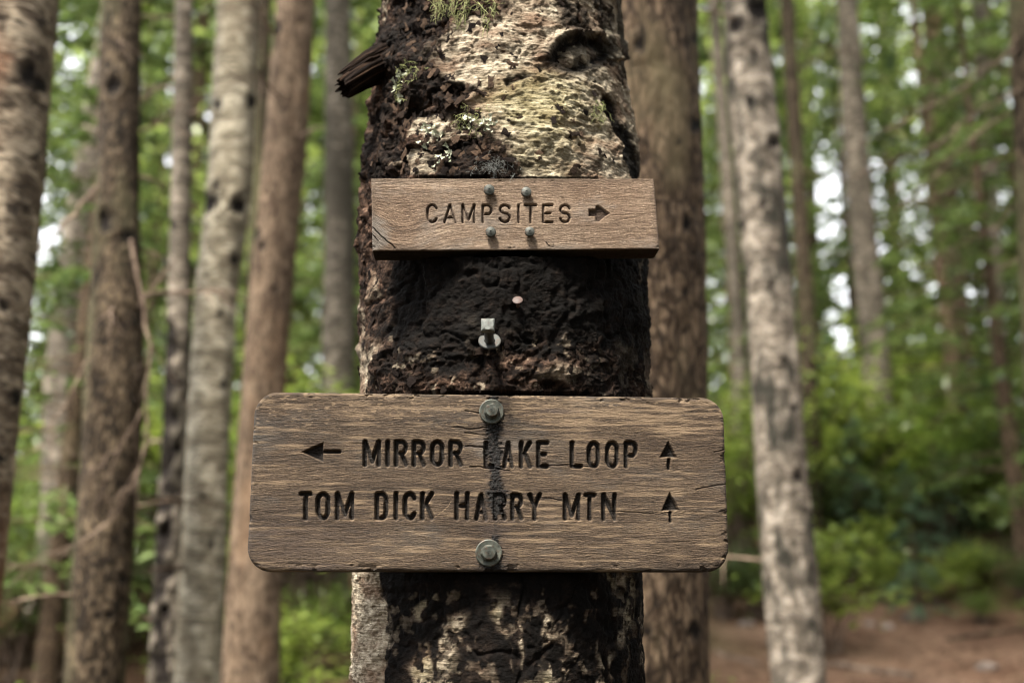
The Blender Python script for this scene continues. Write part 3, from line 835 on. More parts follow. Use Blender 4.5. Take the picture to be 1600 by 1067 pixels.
r1 = [(c_, (a, b, 686.5, 730.0)) for c_, a, b in (('M', 566.5, 595.8), ('I', 602, 609.8), ('R', 615.4, 638), ('R', 643.4, 665.8), ('O', 671.8, 694.8), ('R', 700.8, 724))]
r1 += [(c_, (a, b, 688, 732.2)) for c_, a, b in (('L', 755.8, 773), ('A', 784.8, 804.2), ('K', 811, 832), ('E', 838, 858.6), ('L', 890.5, 911.5), ('O', 917, 939), ('O', 945.6, 968.3), ('P', 975, 998))]
r2 = [(c_, (a, b, 767.6, 813.2)) for c_, a, b in (('T', 467, 488.3), ('O', 493, 516.4), ('M', 523.4, 553.8), ('D', 585.4, 607.4), ('I', 615, 623), ('C', 629, 651.5), ('K', 656.4, 678.6), ('H', 710.2, 734.4))]
r2 += [(c_, (a, b, 769.5, 814)) for c_, a, b in (('A', 741, 763.2), ('R', 770.6, 792.7), ('R', 797.5, 818.5), ('Y', 824.4, 847.3), ('M', 879.5, 908.2), ('T', 911.8, 932.3), ('N', 939.7, 964.4))]
arr = [([(471, 706), (505.5, 691), (505.5, 722.5)], [(506, 705.6), (530.5, 706)]),
       ([(1044.2, 689), (1058, 714.5), (1031, 714.5)], [(1045.2, 718), (1045.2, 731)]),
       ([(1046.3, 768.5), (1062, 797.5), (1034, 797.5)], [(1047.8, 800), (1048, 814)])]
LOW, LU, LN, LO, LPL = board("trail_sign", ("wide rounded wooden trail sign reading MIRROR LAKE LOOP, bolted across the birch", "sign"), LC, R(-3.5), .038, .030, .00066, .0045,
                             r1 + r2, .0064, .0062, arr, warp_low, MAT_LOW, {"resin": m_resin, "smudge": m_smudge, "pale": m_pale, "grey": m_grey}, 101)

UC = [(580, 279), (1022, 279), (1030.5, 389), (582, 392)]
def up_px(A_, B_, pl): return px_of(pl, A_, B_, 581, 1026, 280, 390)
def u_grey(A_, B_, pl, gr):
    X, Y = up_px(A_, B_, pl)
    n_ = fbm(X / 14, Y / 10, 3, 401)
    return np.maximum(sstep(1.0, .55, np.hypot((X - 578) / 42, (Y - 372) / 34) + .5 * (n_ - .5)), .35 * sstep(.9, .3, np.hypot((X - 770) / 60, (Y - 345) / 60) + n_ * .6)) * (1 - gr), 0
def u_smudge(A_, B_, pl, gr):
    X, Y = up_px(A_, B_, pl)
    ck = np.maximum(crack(X, Y, [(582, 359), (598, 374), (618, 391)], 2.2, 410), crack(X, Y, [(583, 369), (592, 380)], 1.2, 413))
    ck = np.maximum(ck, .8 * crack(X, Y, [(851, 378), (857, 384)], 2.0, 416))
    return ck * .9, -.002 * ck
r3 = [(c_, (a, b, 318.2, 349.5)) for c_, a, b in (('C', 665.8, 684.8), ('A', 692.4, 714.3), ('M', 720.7, 743.6), ('P', 752.4, 770.4), ('S', 779, 799), ('I', 808, 813.5), ('T', 818.4, 840.4), ('E', 846.8, 865.6), ('S', 873.2, 892.8))]
arr3 = [([(919.5, 327), (930.5, 327), (931, 321.5), (936, 320.5), (953, 333.5), (937, 346), (931, 345.5), (930.5, 338.5), (919.5, 338.5)], None)]
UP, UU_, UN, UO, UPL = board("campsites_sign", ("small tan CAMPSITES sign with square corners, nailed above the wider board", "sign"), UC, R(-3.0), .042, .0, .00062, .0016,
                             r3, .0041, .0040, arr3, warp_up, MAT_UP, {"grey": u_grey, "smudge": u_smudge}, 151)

# ------------------------------------------------------------------ metal fasteners
def metal(name, c0, c1, rough, met, rust=.55):
    m = M(name, rough, .4)
    m.b.inputs["Metallic"].default_value = met
    n_ = m.noise(m.obj((420, 420, 420)), 1, 4, .6); n2 = m.noise(m.obj((110, 110, 110)), 1, 3, .6)
    m.color(m.mix(m.rng(m.math('ADD', m.math('MULTIPLY', n_, .5), m.math('MULTIPLY', n2, .5)), .38, .64), c0, c1))
    n3 = m.noise(m.obj((170, 170, 170)), 1, 5, .7)
    if rust: m.color(m.mix(m.rng(n3, .52, .64, 0, rust), m.mix(m.rng(n2, .38, .64), c0, c1), (.050, .022, .011)))
    m.put(m.b.inputs["Roughness"], m.rng(n2, .3, .7, rough - .12, min(1, rough + .2)))
    m.bump(n_, .0005, .8)
    return m.m
MAT_BOLT = metal("dull_green_grey_steel", (.026, .029, .024), (.066, .073, .061), .52, .35)
MAT_NAIL = metal("dull_nail_steel", (.020, .022, .019), (.054, .057, .050), .5, .45)
MAT_GALV = metal("galvanised_steel", (.040, .045, .041), (.115, .125, .117), .65, .0)
MAT_WASHER = metal("grey_washer_steel", (.014, .016, .0145), (.040, .045, .041), .65, .0)
MAT_COPPER = metal("pink_copper", (.030, .015, .012), (.056, .031, .025), .65, .0)

def lathe(prof, n=32, sides=None):
    """profile [(radius, height)] round local z; sides: hexagon or square outline"""
    g = Geo(); th = np.arange(n) * 2 * np.pi / n
    if sides:
        k = np.pi / sides; rad = np.cos(k) / np.cos((th % (2 * k)) - k)
    else: rad = np.ones(n)
    rows = []
    for r_, z_, *q in prof:
        f_ = q[0] if q else 1.0                       # 1 follows the polygon, 0 is round
        rr = r_ * (rad * f_ + (np.cos(np.pi / sides) if sides else 1) * (1 - f_))
        rows.append(np.stack([rr * np.cos(th), rr * np.sin(th), np.full(n, z_)], 1))
    V = np.array(rows)
    g.add(V, quads(len(prof), n, True))
    return g

def orient(o, pos, axis, roll=0.0, parent=None):
    q = Vector(axis).to_track_quat('Z', 'Y'); e = q.to_euler()
    o.rotation_mode = 'QUATERNION'
    from mathutils import Quaternion
    o.rotation_quaternion = q @ Quaternion((0, 0, 1), roll)
    o.location = Vector(pos) - (parent.location if parent else Vector((0, 0, 0)))

def flat(g, name):
    me = g.mesh(name, smooth=True)
    me.set_sharp_from_angle(angle=R(35))
    return me

def bolt_part(pl_, O_, U_, N_, root, px, py, rw, rh, roll, seed):
    a_, b_ = pl_(np.array([float(px)]), np.array([float(py)]))
    pos = O_ + U_ * a_[0] + np.array([0, 0, b_[0]]) - N_ * .0005
    b = link("bolt", flat(lathe([(0.0001, .0128, 0), (rh * .55, .0128, 0), (rh * .86, .0125, 0), (rh * .93, .0112, .55), (rh, .0098), (rh, .0042), (rh * 1.12, .0034, 0), (rh * 1.15, .0015, 0)], 48, 6), "bolt"), MAT_BOLT, root)
    orient(b, pos, N_, roll, root)
    w = link("washer", flat(lathe([(rh * .9, .0020), (rw * .93, .0030), (rw, .0022), (rw, -.001), (rw * .9, -.002)], 40), "washer"), MAT_BOLT, b)
    gm = Geo()                                      # faint raised marks stamped on the head
    for pts_ in ([(-.3, .25), (.1, .3), (.12, .05), (-.2, .0), (-.05, -.3), (.2, -.25)], [(.3, .35), (.42, .1), (.28, -.1), (.45, -.3)]):
        gm.tube([(x * rh * .8, y * rh * .8, .0129) for x, y in pts_], .0004, 5)
    link("stamped_mark", gm.mesh("stamped_mark"), MAT_BOLT, b)
    return b
bolt_part(LPL, LO, LU, LN, LOW, 768, 643, .0160, .0100, .35, 1)
bolt_part(LPL, LO, LU, LN, LOW, 763.5, 863.5, .0166, .0102, .1, 2)

for i, (px, py, r_) in enumerate(((764, 299, .0074), (822, 303, .0070), (767, 364.5, .0070), (827.5, 364.5, .0066))):
    a_, b_ = UPL(np.array([float(px)]), np.array([float(py)]))
    pos = UO + UU_ * a_[0] + np.array([0, 0, b_[0]])
    pr_ = .0085
    me = flat(lathe([(.0001, pr_ - .0002), (r_ * .16, pr_ - .0001), (r_ * .20, pr_ + .0007), (r_ * .7, pr_), (r_ * .93, pr_ - .0005), (r_, pr_ - .0015), (r_, pr_ - .0048), (r_ * .62, pr_ - .0056), (r_ * .55, -.004)], 28), "nail")
    nl = link("nail", me, MAT_NAIL, UP)
    orient(nl, pos, UN + np.array([rf.normal(0, .05), 0, rf.normal(0, .05)]), 0, UP)

# bolt left standing out of the bark between the boards
(bp,), (bn,) = on_trunk([765], [536], 0)
bax = np.array([-.02, -1, .16]); bax /= np.linalg.norm(bax)
yb = 1.335
yb = float(np.median(on_trunk([755, 765, 775, 765], [530, 530, 530, 540])[0][:, 1])) - .004
bp = at(765, 534, yb)
br = empty("loose_bolt", tuple(bp)); tag(br, "bright square headed bolt sticking out of the dark trunk between the signs", "bolt")
Lb = .050
sh = link("shank", flat(lathe([(.0062, -.03), (.0062, .0), (.0060, .0015), (.0062, .003), (.0060, .0045), (.0062, .006), (.0060, Lb)], 20), "shank"), MAT_NAIL, br); orient(sh, bp, bax, 0, br)
hd = link("head", flat(lathe([(.0001, Lb + .0088, 0), (.0105, Lb + .0088, 0), (.0118, Lb + .0072, .75), (.0122, Lb + .006), (.0122, Lb), (.005, Lb - .0005)], 64, 4), "head"), MAT_GALV, br); orient(hd, bp, bax, R(45), br)
wa = link("washer", flat(lathe([(.0072, .0005), (.0072, .0026), (.0140, .0030), (.0148, .0022), (.0148, .0), (.0072, .0)], 40), "washer"), MAT_WASHER, br)
orient(wa, bp, bax * .9 + np.array([.06, 0, .40]), 0, br)

(cp_,), _ = on_trunk([809], [476], 0)
cp_ = at(809, 473, cp_[1] - .004)
cn = link("copper_nail", flat(lathe([(.0001, .0062), (.004, .0062), (.0068, .0052), (.0070, .0042), (.003, .0036), (.002, -.016)], 28), "copper_nail"), MAT_COPPER)
orient(cn, cp_, (-.05, -1, .6)); tag(cn, "small pink copper nail head in the black bark under the CAMPSITES board", "nail")

# ------------------------------------------------------------------ lichens and webs on the birch
m = M("pale_green_lichen", .9, .1); m.color(m.mix(m.attr("tint"), (.09, .105, .04), (.30, .31, .15))); MAT_USNEA = m.m
m = M("white_leaf_lichen", .9, .1); m.color(m.mix(m.attr("tint"), (.11, .125, .08), (.40, .41, .32))); MAT_FOLI = m.m
m = M("grey_cobweb", .8, .2); m.color((.12, .125, .12)); MAT_WEB = m.m
def strands(name, label, roots_px, n, lmin, lmax, seed, mat, rad=.0005, hang=1.0):
    rs = np.random.default_rng(seed); g = Geo()
    rp = np.array([roots_px[rs.integers(len(roots_px))] for _ in range(n)]) + rs.normal(0, 7, (n, 2))
    B, NRM = on_trunk(rp[:, 0], rp[:, 1], .001)
    for p_, n_ in zip(B, NRM):
        L = rs.uniform(lmin, lmax); k = 8; q = np.array(p_); pth = [q]; v = n_ * .8 + rs.normal(0, .7, 3) + [0, 0, -.2 * hang]
        for i in range(k):
            v = v * .72 + np.array([0, 0, -.34 * hang]) + rs.normal(0, .22, 3) + n_ * .03
            q = q + v / np.linalg.norm(v) * L / k; pth.append(q)
        tn = rs.random(); g.tube(pth, np.linspace(rad, rad * .45, k + 1), 4, tn, False)
        for _ in range(4):
            i = rs.integers(1, k); q = np.array(pth[i]); w = rs.normal(0, 1, 3) + n_ * .4; pp = [q]
            for _j in range(4):
                w = w * .7 + np.array([0, 0, -.3 * hang]) + rs.normal(0, .3, 3); q = q + w / np.linalg.norm(w) * L * .09; pp.append(q)
            g.tube(pp, rad * .5, 3, tn, False)
    o = link(name, g.mesh(name), mat); return tag(o, *label)
strands("beard_lichen", ("yellow green beard lichen hanging at the top of the birch trunk", "lichen"), [(722, 2), (735, 0), (728, 22), (765, 28), (770, 8), (690, 5), (745, 10), (705, 12)], 46, .018, .05, 31, MAT_USNEA)
strands("beard_lichen", ("tiny beard lichen tuft on the right flank of the birch, below its eye shaped scar", "lichen"), [(935, 165), (930, 172), (940, 168)], 22, .008, .02, 32, MAT_USNEA, .0004)
strands("beard_lichen", ("short green lichen tuft beside the broken branch stub", "lichen"), [(640, 128), (645, 115), (633, 150), (660, 120)], 34, .008, .02, 33, MAT_USNEA, .0005, .3)
strands("beard_lichen", ("green grey lichen thread tangle over white leaf lichen on the birch", "lichen"), [(735, 190), (725, 185), (745, 200), (715, 195), (750, 185)], 46, .008, .02, 35, MAT_USNEA, .0004, .2)
strands("spider_web", ("grey web threads on the bark right above the CAMPSITES board", "web"), [(770, 262), (800, 268), (740, 266), (778, 260), (772, 266)], 60, .010, .026, 34, MAT_WEB, .00022, .1)
def leaf_lichen(label, spots, seed, size=(.0025, .006)):
    rs = np.random.default_rng(seed); g = Geo()
    sp = np.array(spots, float)
    C_, N_ = on_trunk(sp[:, 0], sp[:, 1], .002)
    for p_, n_ in zip(C_, N_):
        for _ in range(5):
            t_ = np.array([-n_[1], n_[0], 0]); c0 = p_ + t_ * rs.normal(0, .004) + np.array([0, 0, rs.normal(0, .004)]) + n_ * rs.uniform(.0, .003)
            L = rs.uniform(*size); an = rs.uniform(0, 6.28); ex = t_ * math.cos(an) + np.array([0, 0, math.sin(an)]); ey = np.cross(n_, ex)
            uu, vv = np.meshgrid(np.linspace(0, 1, 4), np.linspace(-1, 1, 4))
            wdt = L * (.25 + .6 * uu) * (1 + .3 * rs.normal(size=uu.shape))
            G = c0 + ex * (uu * L)[..., None] + ey * (vv * wdt)[..., None] * .6 + n_ * (uu ** 2 * L * rs.uniform(.2, .9) + .25 * L * np.abs(vv) * uu + rs.normal(0, .0004, uu.shape))[..., None]
            g.add(G, quads(4, 4), rs.uniform(.2, 1))
    return tag(link("leaf_lichen", g.mesh("leaf_lichen"), MAT_FOLI), *label)
leaf_lichen(("pale grey green leaf lichen patch in the middle of the upper birch trunk", "lichen"), [(758, 196), (765, 202), (770, 200), (750, 192), (740, 188), (762, 206), (735, 200), (728, 186)], 41)
leaf_lichen(("white forked lichen sprig on dark bark above the CAMPSITES board", "lichen"), [(668, 205), (675, 210), (685, 208), (690, 212), (684, 216), (672, 202)], 42)
leaf_lichen(("small white lichen flake just above the top left of the CAMPSITES board", "lichen"), [(703, 240), (704, 246), (687, 250), (670, 230)], 43)
leaf_lichen(("yellowish lichen lobe standing out below the broken branch stub", "lichen"), [(632, 125), (648, 118), (632, 160), (627, 138)], 44, (.003, .007))

# ------------------------------------------------------------------ trees of the stand
MAT_BIRCH = bark_material("pale_birch_bark", (.085, .070, .050), (.235, .205, .150), (.38, .345, .27), 8, 24, (.13, .105, .072), .40, .8, .012)
MAT_PEEL = bark_material("peeling_birch_bark", (.022, .015, .011), (.18, .138, .098), (.38, .315, .235), 11, 34, (.16, .075, .040), .30, 1.0, .022)
MAT_FIR = bark_material("dark_fir_bark", (.010, .007, .0045), (.046, .031, .019), (.118, .088, .057), 26, 10, (.085, .080, .042), .44, 0, .03, plates=.9)
MAT_RED = bark_material("red_brown_bark", (.042, .027, .018), (.120, .082, .055), (.20, .145, .10), 30, 6, (.20, .125, .075), .35, 0, .014, plates=.35)
MAT_BROWN = bark_material("brown_hemlock_bark", (.022, .013, .008), (.092, .061, .038), (.190, .134, .088), 36, 6, (.17, .135, .078), .36, 0, .03, plates=.8, broad=.45)
MAT_ALDER = bark_material("speckled_alder_bark", (.030, .026, .020), (.20, .165, .130), (.33, .285, .235), 13, 20, (.030, .028, .022), .62, .6, .014, blotch=13.0)
MAT_GREY = bark_material("grey_sapling_bark", (.030, .025, .020), (.105, .088, .068), (.20, .17, .138), 9, 30, (.05, .043, .033), .5, .6, .010)
MAT_TWIG = bark_material("dry_twig_bark", (.045, .030, .022), (.13, .092, .068), (.22, .165, .125), 30, 30, None, 0, 0, .004)

LEAF_BRIGHT = leaf_material("bright_maple_leaf", (.09, .135, .022), (.29, .36, .07), .5)  # lighter green, the look of sunlit leaves put into the colour
LEAF_MID = leaf_material("huckleberry_leaf", (.07, .125, .020), (.20, .28, .055), .45)
LEAF_DARK = leaf_material("dark_shrub_leaf", (.04, .070, .022), (.15, .20, .06), .4)
NEEDLE = leaf_material("hemlock_needle", (.03, .06, .018), (.16, .215, .06), .4)
NEEDLE_BLUE = leaf_material("blue_green_needle", (.05, .105, .06), (.16, .25, .14), .4)

rt = np.random.default_rng(77)
crown_mesh = []
for v in range(2):                                # high crowns, out of the frame: shared between the trees
    g = Geo(); rs = np.random.default_rng(60 + v)
    cc = rs.normal(0, 1, (46, 3)) * [1.0, 1.0, 1.7]
    C_ = (cc[:, None] + rs.normal(0, .28, (46, 22, 3))).reshape(-1, 3)
    g.leaves(C_, .26, rs, .5, .4); crown_mesh.append(g.mesh("crown")); crown_mesh[-1].materials.append([LEAF_MID, NEEDLE][v])

def dead_branch(p0, d, L, r0, rs, droop=.25, k=8, sides=6, g=None, twigs=3, val=.5):
    g = g or Geo(); q = np.array(p0, float); v = np.array(d, float); v /= np.linalg.norm(v); pth = [q]
    for i in range(k):
        v = v + np.array([0, 0, -droop / k]) + rs.normal(0, .07, 3); v /= np.linalg.norm(v); q = q + v * L / k; pth.append(q)
    g.tube(pth, np.linspace(r0, r0 * .25, k + 1), sides, val)
    for _ in range(twigs):
        i = rs.integers(2, k); w = v + rs.normal(0, .6, 3); w /= np.linalg.norm(w); q = np.array(pth[i]); pp = [q]
        for _j in range(4): w = w + rs.normal(0, .15, 3) + np.array([0, 0, -.08]); w /= np.linalg.norm(w); q = q + w * L * .09; pp.append(q)
        g.tube(pp, np.linspace(r0 * .4, r0 * .15, 5), 4, val)
    return g

def forest_tree(name, label, E, Y, mat, seed, height=13.0, knots=(), branches=0, cat="tree", rough=.05, crown=True, group=None, cols=60, br_px=()):
    E = np.array(E, float); rs = np.random.default_rng(seed)
    z_, x_, r_ = edge_profile(E, Y)
    if len(E) >= 2:
        sx = (x_[-1] - x_[0]) / (z_[-1] - z_[0]); 
    x_base = x_[0]
    g0 = float(ground_z(x_base, Y)[0])
    z0 = g0 - .25
    dz = .016 * max(1, Y / 4)
    zz = np.concatenate([np.linspace(z0, z_[0], 24)[:-1], np.arange(z_[0], z_[-1] + .3, dz), np.linspace(z_[-1] + .3, g0 + height, 24)[1:]])
    xc = np.interp(zz, z_, x_); rr = np.interp(zz, z_, r_)
    lo, hi = zz < z_[0], zz > z_[-1]
    xc = np.where(lo, x_[0] + (zz - z_[0]) * np.clip(sx, -.08, .08) * .6, np.where(hi, x_[-1] + (zz - z_[-1]) * np.clip(sx, -.1, .1) * .6, xc))
    rr = np.where(lo, r_[0] * (1 + .08 * (z_[0] - zz)) + .5 * r_[0] * np.exp(-np.maximum(zz - g0, 0) / .16), np.where(hi, r_[-1] * np.clip(1 - (zz - z_[-1]) / (g0 + height - z_[-1]), .06, 1), rr))
    th = np.arange(cols) * 2 * np.pi / cols
    TH, ZC = np.meshgrid(th, zz)
    cxn, syn = np.cos(TH), np.sin(TH)
    n_ = fbm(cxn * 1.6 + seed, ZC * 2.2 + syn * 1.6, 4, seed) - .5
    n2 = fbm(cxn * 4 + 9 + seed, ZC * 9 + syn * 4, 3, seed + 3) - .5
    n3 = fbm(cxn * 11 + 3 + seed, ZC * 30 + syn * 11, 3, seed + 5) - .5
    RD = rr[:, None] * (1 + rough * 3.0 * n_ + rough * 1.8 * n2 + rough * 1.6 * n3)
    PTS = np.stack([xc[:, None] + RD * cxn, Y + RD * syn, ZC], -1)
    kn = np.zeros(TH.shape)
    kx, ky = proj(PTS)
    for (a, b, kr) in knots:
        d = np.hypot(kx - a, (ky - b) * .8) / kr + (fbm(cxn * 9, ZC * 24, 2, seed + 8) - .5) * .8
        fr = syn < .25
        kn = np.maximum(kn, (1 - sstep(.55, 1.05, d)) * fr)
        PTS[..., 1] += fr * (.35 * (1 - sstep(.3, .9, d)) - .22 * np.exp(-((d - 1.2) / .3) ** 2)) * kr / F * Y
    root = empty(name, (float(x_base), Y, g0))
    tag(root, label, cat, group); o0 = np.array(root.location)
    link("trunk", mesh_from("trunk", (PTS - o0).reshape(-1, 3), quads(len(zz), cols, True), {"knot": kn.ravel()}), mat, root)
    def axis(z): return np.array([np.interp(z, zz, xc), Y, z]), np.interp(z, zz, rr)
    for b in range(branches):
        z = rs.uniform(z_[0], z_[-1] + .6); p_, r0 = axis(z); an = rs.uniform(0, 6.28)
        d = np.array([math.cos(an), math.sin(an), rs.uniform(-.1, .35)])
        L = rs.uniform(.12, .7) * max(1, Y / 6); g = dead_branch(p_ + d * r0 * .6 - o0, d, L, rs.uniform(.006, .011), rs, .5)
        link("branch", g.mesh("branch"), MAT_TWIG, root).data.attributes.new("knot", 'FLOAT', 'POINT')
    for pts_, r0 in br_px:                         # boughs traced to where they grow in the photograph
        path = np.array([at(x, y, Y + dy) for x, y, dy in pts_]); k = np.linspace(0, 1, len(path)); tt = np.linspace(0, 1, 14)
        pth = np.stack([np.interp(tt, k, path[:, i]) for i in range(3)], 1) + rs.normal(0, .010, (14, 3)) * np.sqrt(np.linspace(0, 1, 14))[:, None]
        g = Geo(); g.tube(pth - o0, np.linspace(r0, r0 * .35, 14), 6, .5)
        for _ in range(9):
            i = rs.integers(2, 13); v = pth[min(i + 1, 13)] - pth[i - 1]; v /= np.linalg.norm(v)
            dead_branch(pth[i] - o0, v + rs.normal(0, .5, 3), rs.uniform(.1, .34), r0 * .36, rs, .4, 5, 4, g, 2)
        link("branch", g.mesh("branch"), MAT_TWIG, root)
    if crown:
        c_ = link("crown", crown_mesh[seed % 2], None, root); c_.location = (float(xc[-1] - x_base), 0, height * .84)
        c_.scale = (1.0, 1.0, 1.0 + .3 * rs.random()); c_.rotation_euler = (0, 0, rs.uniform(0, 6))
    return root

forest_tree("birch_tree", "peeling birch with orange tinged bark cut off by the left edge of the picture", [(0, -95, 93), (250, -112, 72), (500, -130, 47), (760, -150, 20), (1067, -178, -12)], 2.6, MAT_PEEL, 3,
            knots=[(40, 115, 20), (62, 135, 14), (20, 330, 9), (60, 240, 8), (8, 480, 10), (25, 620, 10), (12, 710, 8)], branches=0, rough=.028)
forest_tree("fir_tree", "dark brown fir with greenish patches and a dangling broken twig, second trunk from the left", [(0, 158, 222), (300, 150, 218), (600, 133, 226), (850, 115, 208), (1067, 100, 195)], 3.9, MAT_FIR, 4,
            knots=[(178, 135, 14), (165, 345, 16), (200, 372, 12), (190, 905, 10), (170, 960, 9)], branches=12, rough=.05,
            br_px=[([(205, 375, -.15), (212, 430, -.2), (228, 500, -.22), (236, 560, -.22), (232, 640, -.2), (222, 700, -.2), (200, 765, -.2), (178, 808, -.18)], .0085),
                   ([(222, 640, -.2), (195, 690, -.22), (150, 730, -.25), (120, 745, -.28)], .0042),
                   ([(152, 290, -.05), (118, 330, -.2), (80, 372, -.35), (40, 402, -.4)], .008), ([(222, 205, 0), (248, 188, -.1), (275, 165, -.2)], .008),
                   ([(218, 480, -.1), (252, 432, -.1), (268, 420, .1)], .007), ([(140, 560, -.1), (95, 640, -.3), (60, 705, -.5)], .0042), ([(180, 810, -.2), (120, 850, -.3), (40, 880, -.4), (-20, 905, -.5)], .0042)])
forest_tree("alder_sapling", "thin grey alder pole with a black lower half between the fir and the pale birch", [(0, 274, 302), (400, 264, 298), (700, 253, 300), (1067, 232, 290)], 4.8, MAT_GREY, 5,
            knots=[(262 - (y_ - 520) * .03 + (y_ * 7 % 13) - 2, y_, 13 + y_ * 3 % 7) for y_ in range(520, 1070, 27)] + [(262, 830, 14), (275, 770, 10), (258, 960, 14), (280, 700, 8), (268, 350, 8), (285, 600, 7)], branches=14, rough=.05)
forest_tree("birch_tree", "smooth pale birch trunk, brightest one left of the signs", [(0, 340, 405), (300, 322, 395), (450, 305, 372), (700, 290, 358), (1067, 272, 345)], 4.4, MAT_BIRCH, 6,
            knots=[(340, 165, 10), (392, 160, 12), (328, 318, 16), (372, 322, 14), (338, 290, 9), (365, 405, 10), (345, 490, 8), (350, 600, 7), (315, 775, 7), (330, 850, 6)], branches=4, rough=.025)
forest_tree("cedar_tree", "smooth reddish brown cedar trunk leaning behind the left end of the lower sign", [(0, 432, 492), (200, 415, 482), (450, 390, 458), (700, 370, 440), (1067, 345, 437)], 4.0, MAT_RED, 7,
            knots=[(432, 45, 10), (398, 365, 12), (393, 305, 10), (410, 385, 7), (430, 450, 7)], branches=5, rough=.042, br_px=[([(440, 70, 0), (424, 45, -.1), (400, 10, -.2), (385, -30, -.3)], .010)])
forest_tree("hemlock_tree", "thick brown trunk with black knot holes standing right behind the signed birch", [(0, 928, 1088), (300, 934, 1100), (600, 938, 1104), (1067, 938, 1108)], 2.55, MAT_BROWN, 8,
            knots=[(1003, 68, 14), (1000, 45, 8), (1086, 60, 9), (1074, 350, 12), (1086, 195, 13), (1035, 530, 9), (1072, 455, 6), (1085, 985, 12), (1012, 985, 12), (1025, 940, 8), (1060, 220, 6)], branches=0, rough=.042)
forest_tree("alder_tree", "speckled pale alder with dark blotches, nearest trunk right of the signs", [(0, 1128, 1196), (200, 1142, 1216), (450, 1165, 1238), (650, 1176, 1254), (900, 1192, 1280), (1067, 1205, 1292)], 4.2, MAT_ALDER, 9,
            knots=[(1245, 745, 11), (1192, 320, 8), (1170, 160, 9), (1208, 222, 12), (1185, 15, 22), (1150, 40, 14), (1180, 85, 9), (1160, 350, 7), (1205, 445, 7), (1225, 560, 6), (1240, 640, 8)], branches=3, rough=.06)
forest_tree("fir_tree", "dark fir trunk at the right edge with long bare twigs sweeping left", [(0, 1575, 1640), (350, 1588, 1660), (700, 1604, 1690), (1067, 1615, 1710)], 5.0, MAT_FIR, 10, branches=3,
            br_px=[([(1600, 70, 0), (1540, 110, -.2), (1470, 160, -.4), (1380, 205, -.6)], .010), ([(1600, 135, 0), (1530, 175, -.2), (1450, 235, -.4), (1330, 275, -.6)], .010),
                   ([(1600, 160, 0), (1520, 215, .2), (1440, 290, .3), (1370, 350, .5)], .009), ([(1604, 225, 0), (1540, 265, .2), (1480, 300, .3), (1395, 330, .5)], .008),
                   ([(1604, 300, 0), (1560, 350, .2), (1500, 380, .3), (1440, 420, .5)], .007), ([(1600, 40, 0), (1570, 90, -.1), (1500, 120, -.3), (1440, 130, -.3)], .007)])
mid_trees = [
    ("broad pale trunk far back between the left edge birch and the dark fir", "birch_tree", [(0, 160, 205), (300, 108, 160), (450, 84, 144), (600, 68, 134), (900, 58, 126)], 7.5, MAT_GREY, 2),
    ("thin light trunk hugging the left side of the speckled alder, farther back", "alder_tree", [(0, 1106, 1124), (500, 1142, 1164), (900, 1152, 1178)], 11.0, MAT_GREY, 3),
    ("thin dark pole close behind the right side of the speckled alder", "fir_tree", [(0, 1218, 1240), (500, 1248, 1274), (900, 1262, 1290)], 10.0, MAT_FIR, 5),
    ("greyish trunk between the bright sky gaps on the right", "hemlock_tree", [(0, 1306, 1340), (250, 1318, 1358), (560, 1345, 1392), (900, 1360, 1408)], 11.0, MAT_GREY, 5),
    ("pinkish brown trunk standing in the green thicket right of the bright sky gaps", "cedar_tree", [(0, 1440, 1470), (370, 1466, 1504), (600, 1476, 1522), (900, 1490, 1538)], 12.0, MAT_RED, 6),
    ("slim grey pole in front of foliage near the right edge", "alder_tree", [(0, 1518, 1542), (560, 1546, 1576), (900, 1560, 1592)], 13.0, MAT_GREY, 5),
    ("blurred grey trunk seen between the red cedar and the signed birch", "birch_tree", [(0, 508, 548), (400, 506, 556), (700, 500, 550), (1067, 488, 545)], 9.5, MAT_GREY, 4),
    ("dim narrow trunk in the gap between pale birch and red cedar", "fir_tree", [(0, 398, 424), (500, 384, 410), (900, 362, 390)], 8.0, MAT_FIR, 4),
]
for i, (lb, nm, E_, Y_, mt, nb) in enumerate(mid_trees):
    forest_tree(nm, lb, E_, Y_, mt, 20 + i, branches=nb, cols=28, rough=.05)
# slimmer trunks further in, which nothing tells apart
far = [(-.41, 22), (-.33, 18), (-.22, 19), (-.16, 21), (.24, 21), (.31, 24), (.395, 26), (.50, 25), (-.37, 27), (.27, 28), (-.12, 26)]
for i, (t_, Y_) in enumerate(far):
    px0 = CX + t_ * F; w_ = 9 + rt.uniform(0, 6) * 16 / Y_ * 1.0
    ln = (CX - px0) * .06
    forest_tree("conifer_tree", "slender blurred conifer trunk deep in the woods behind", [(0, px0 + ln - w_, px0 + ln + w_), (700, px0 - w_, px0 + w_)], Y_, [MAT_FIR, MAT_BROWN, MAT_RED, MAT_GREY][i % 4], 50 + i, branches=0, cols=16,
                group="slender trunks deep in the woods")

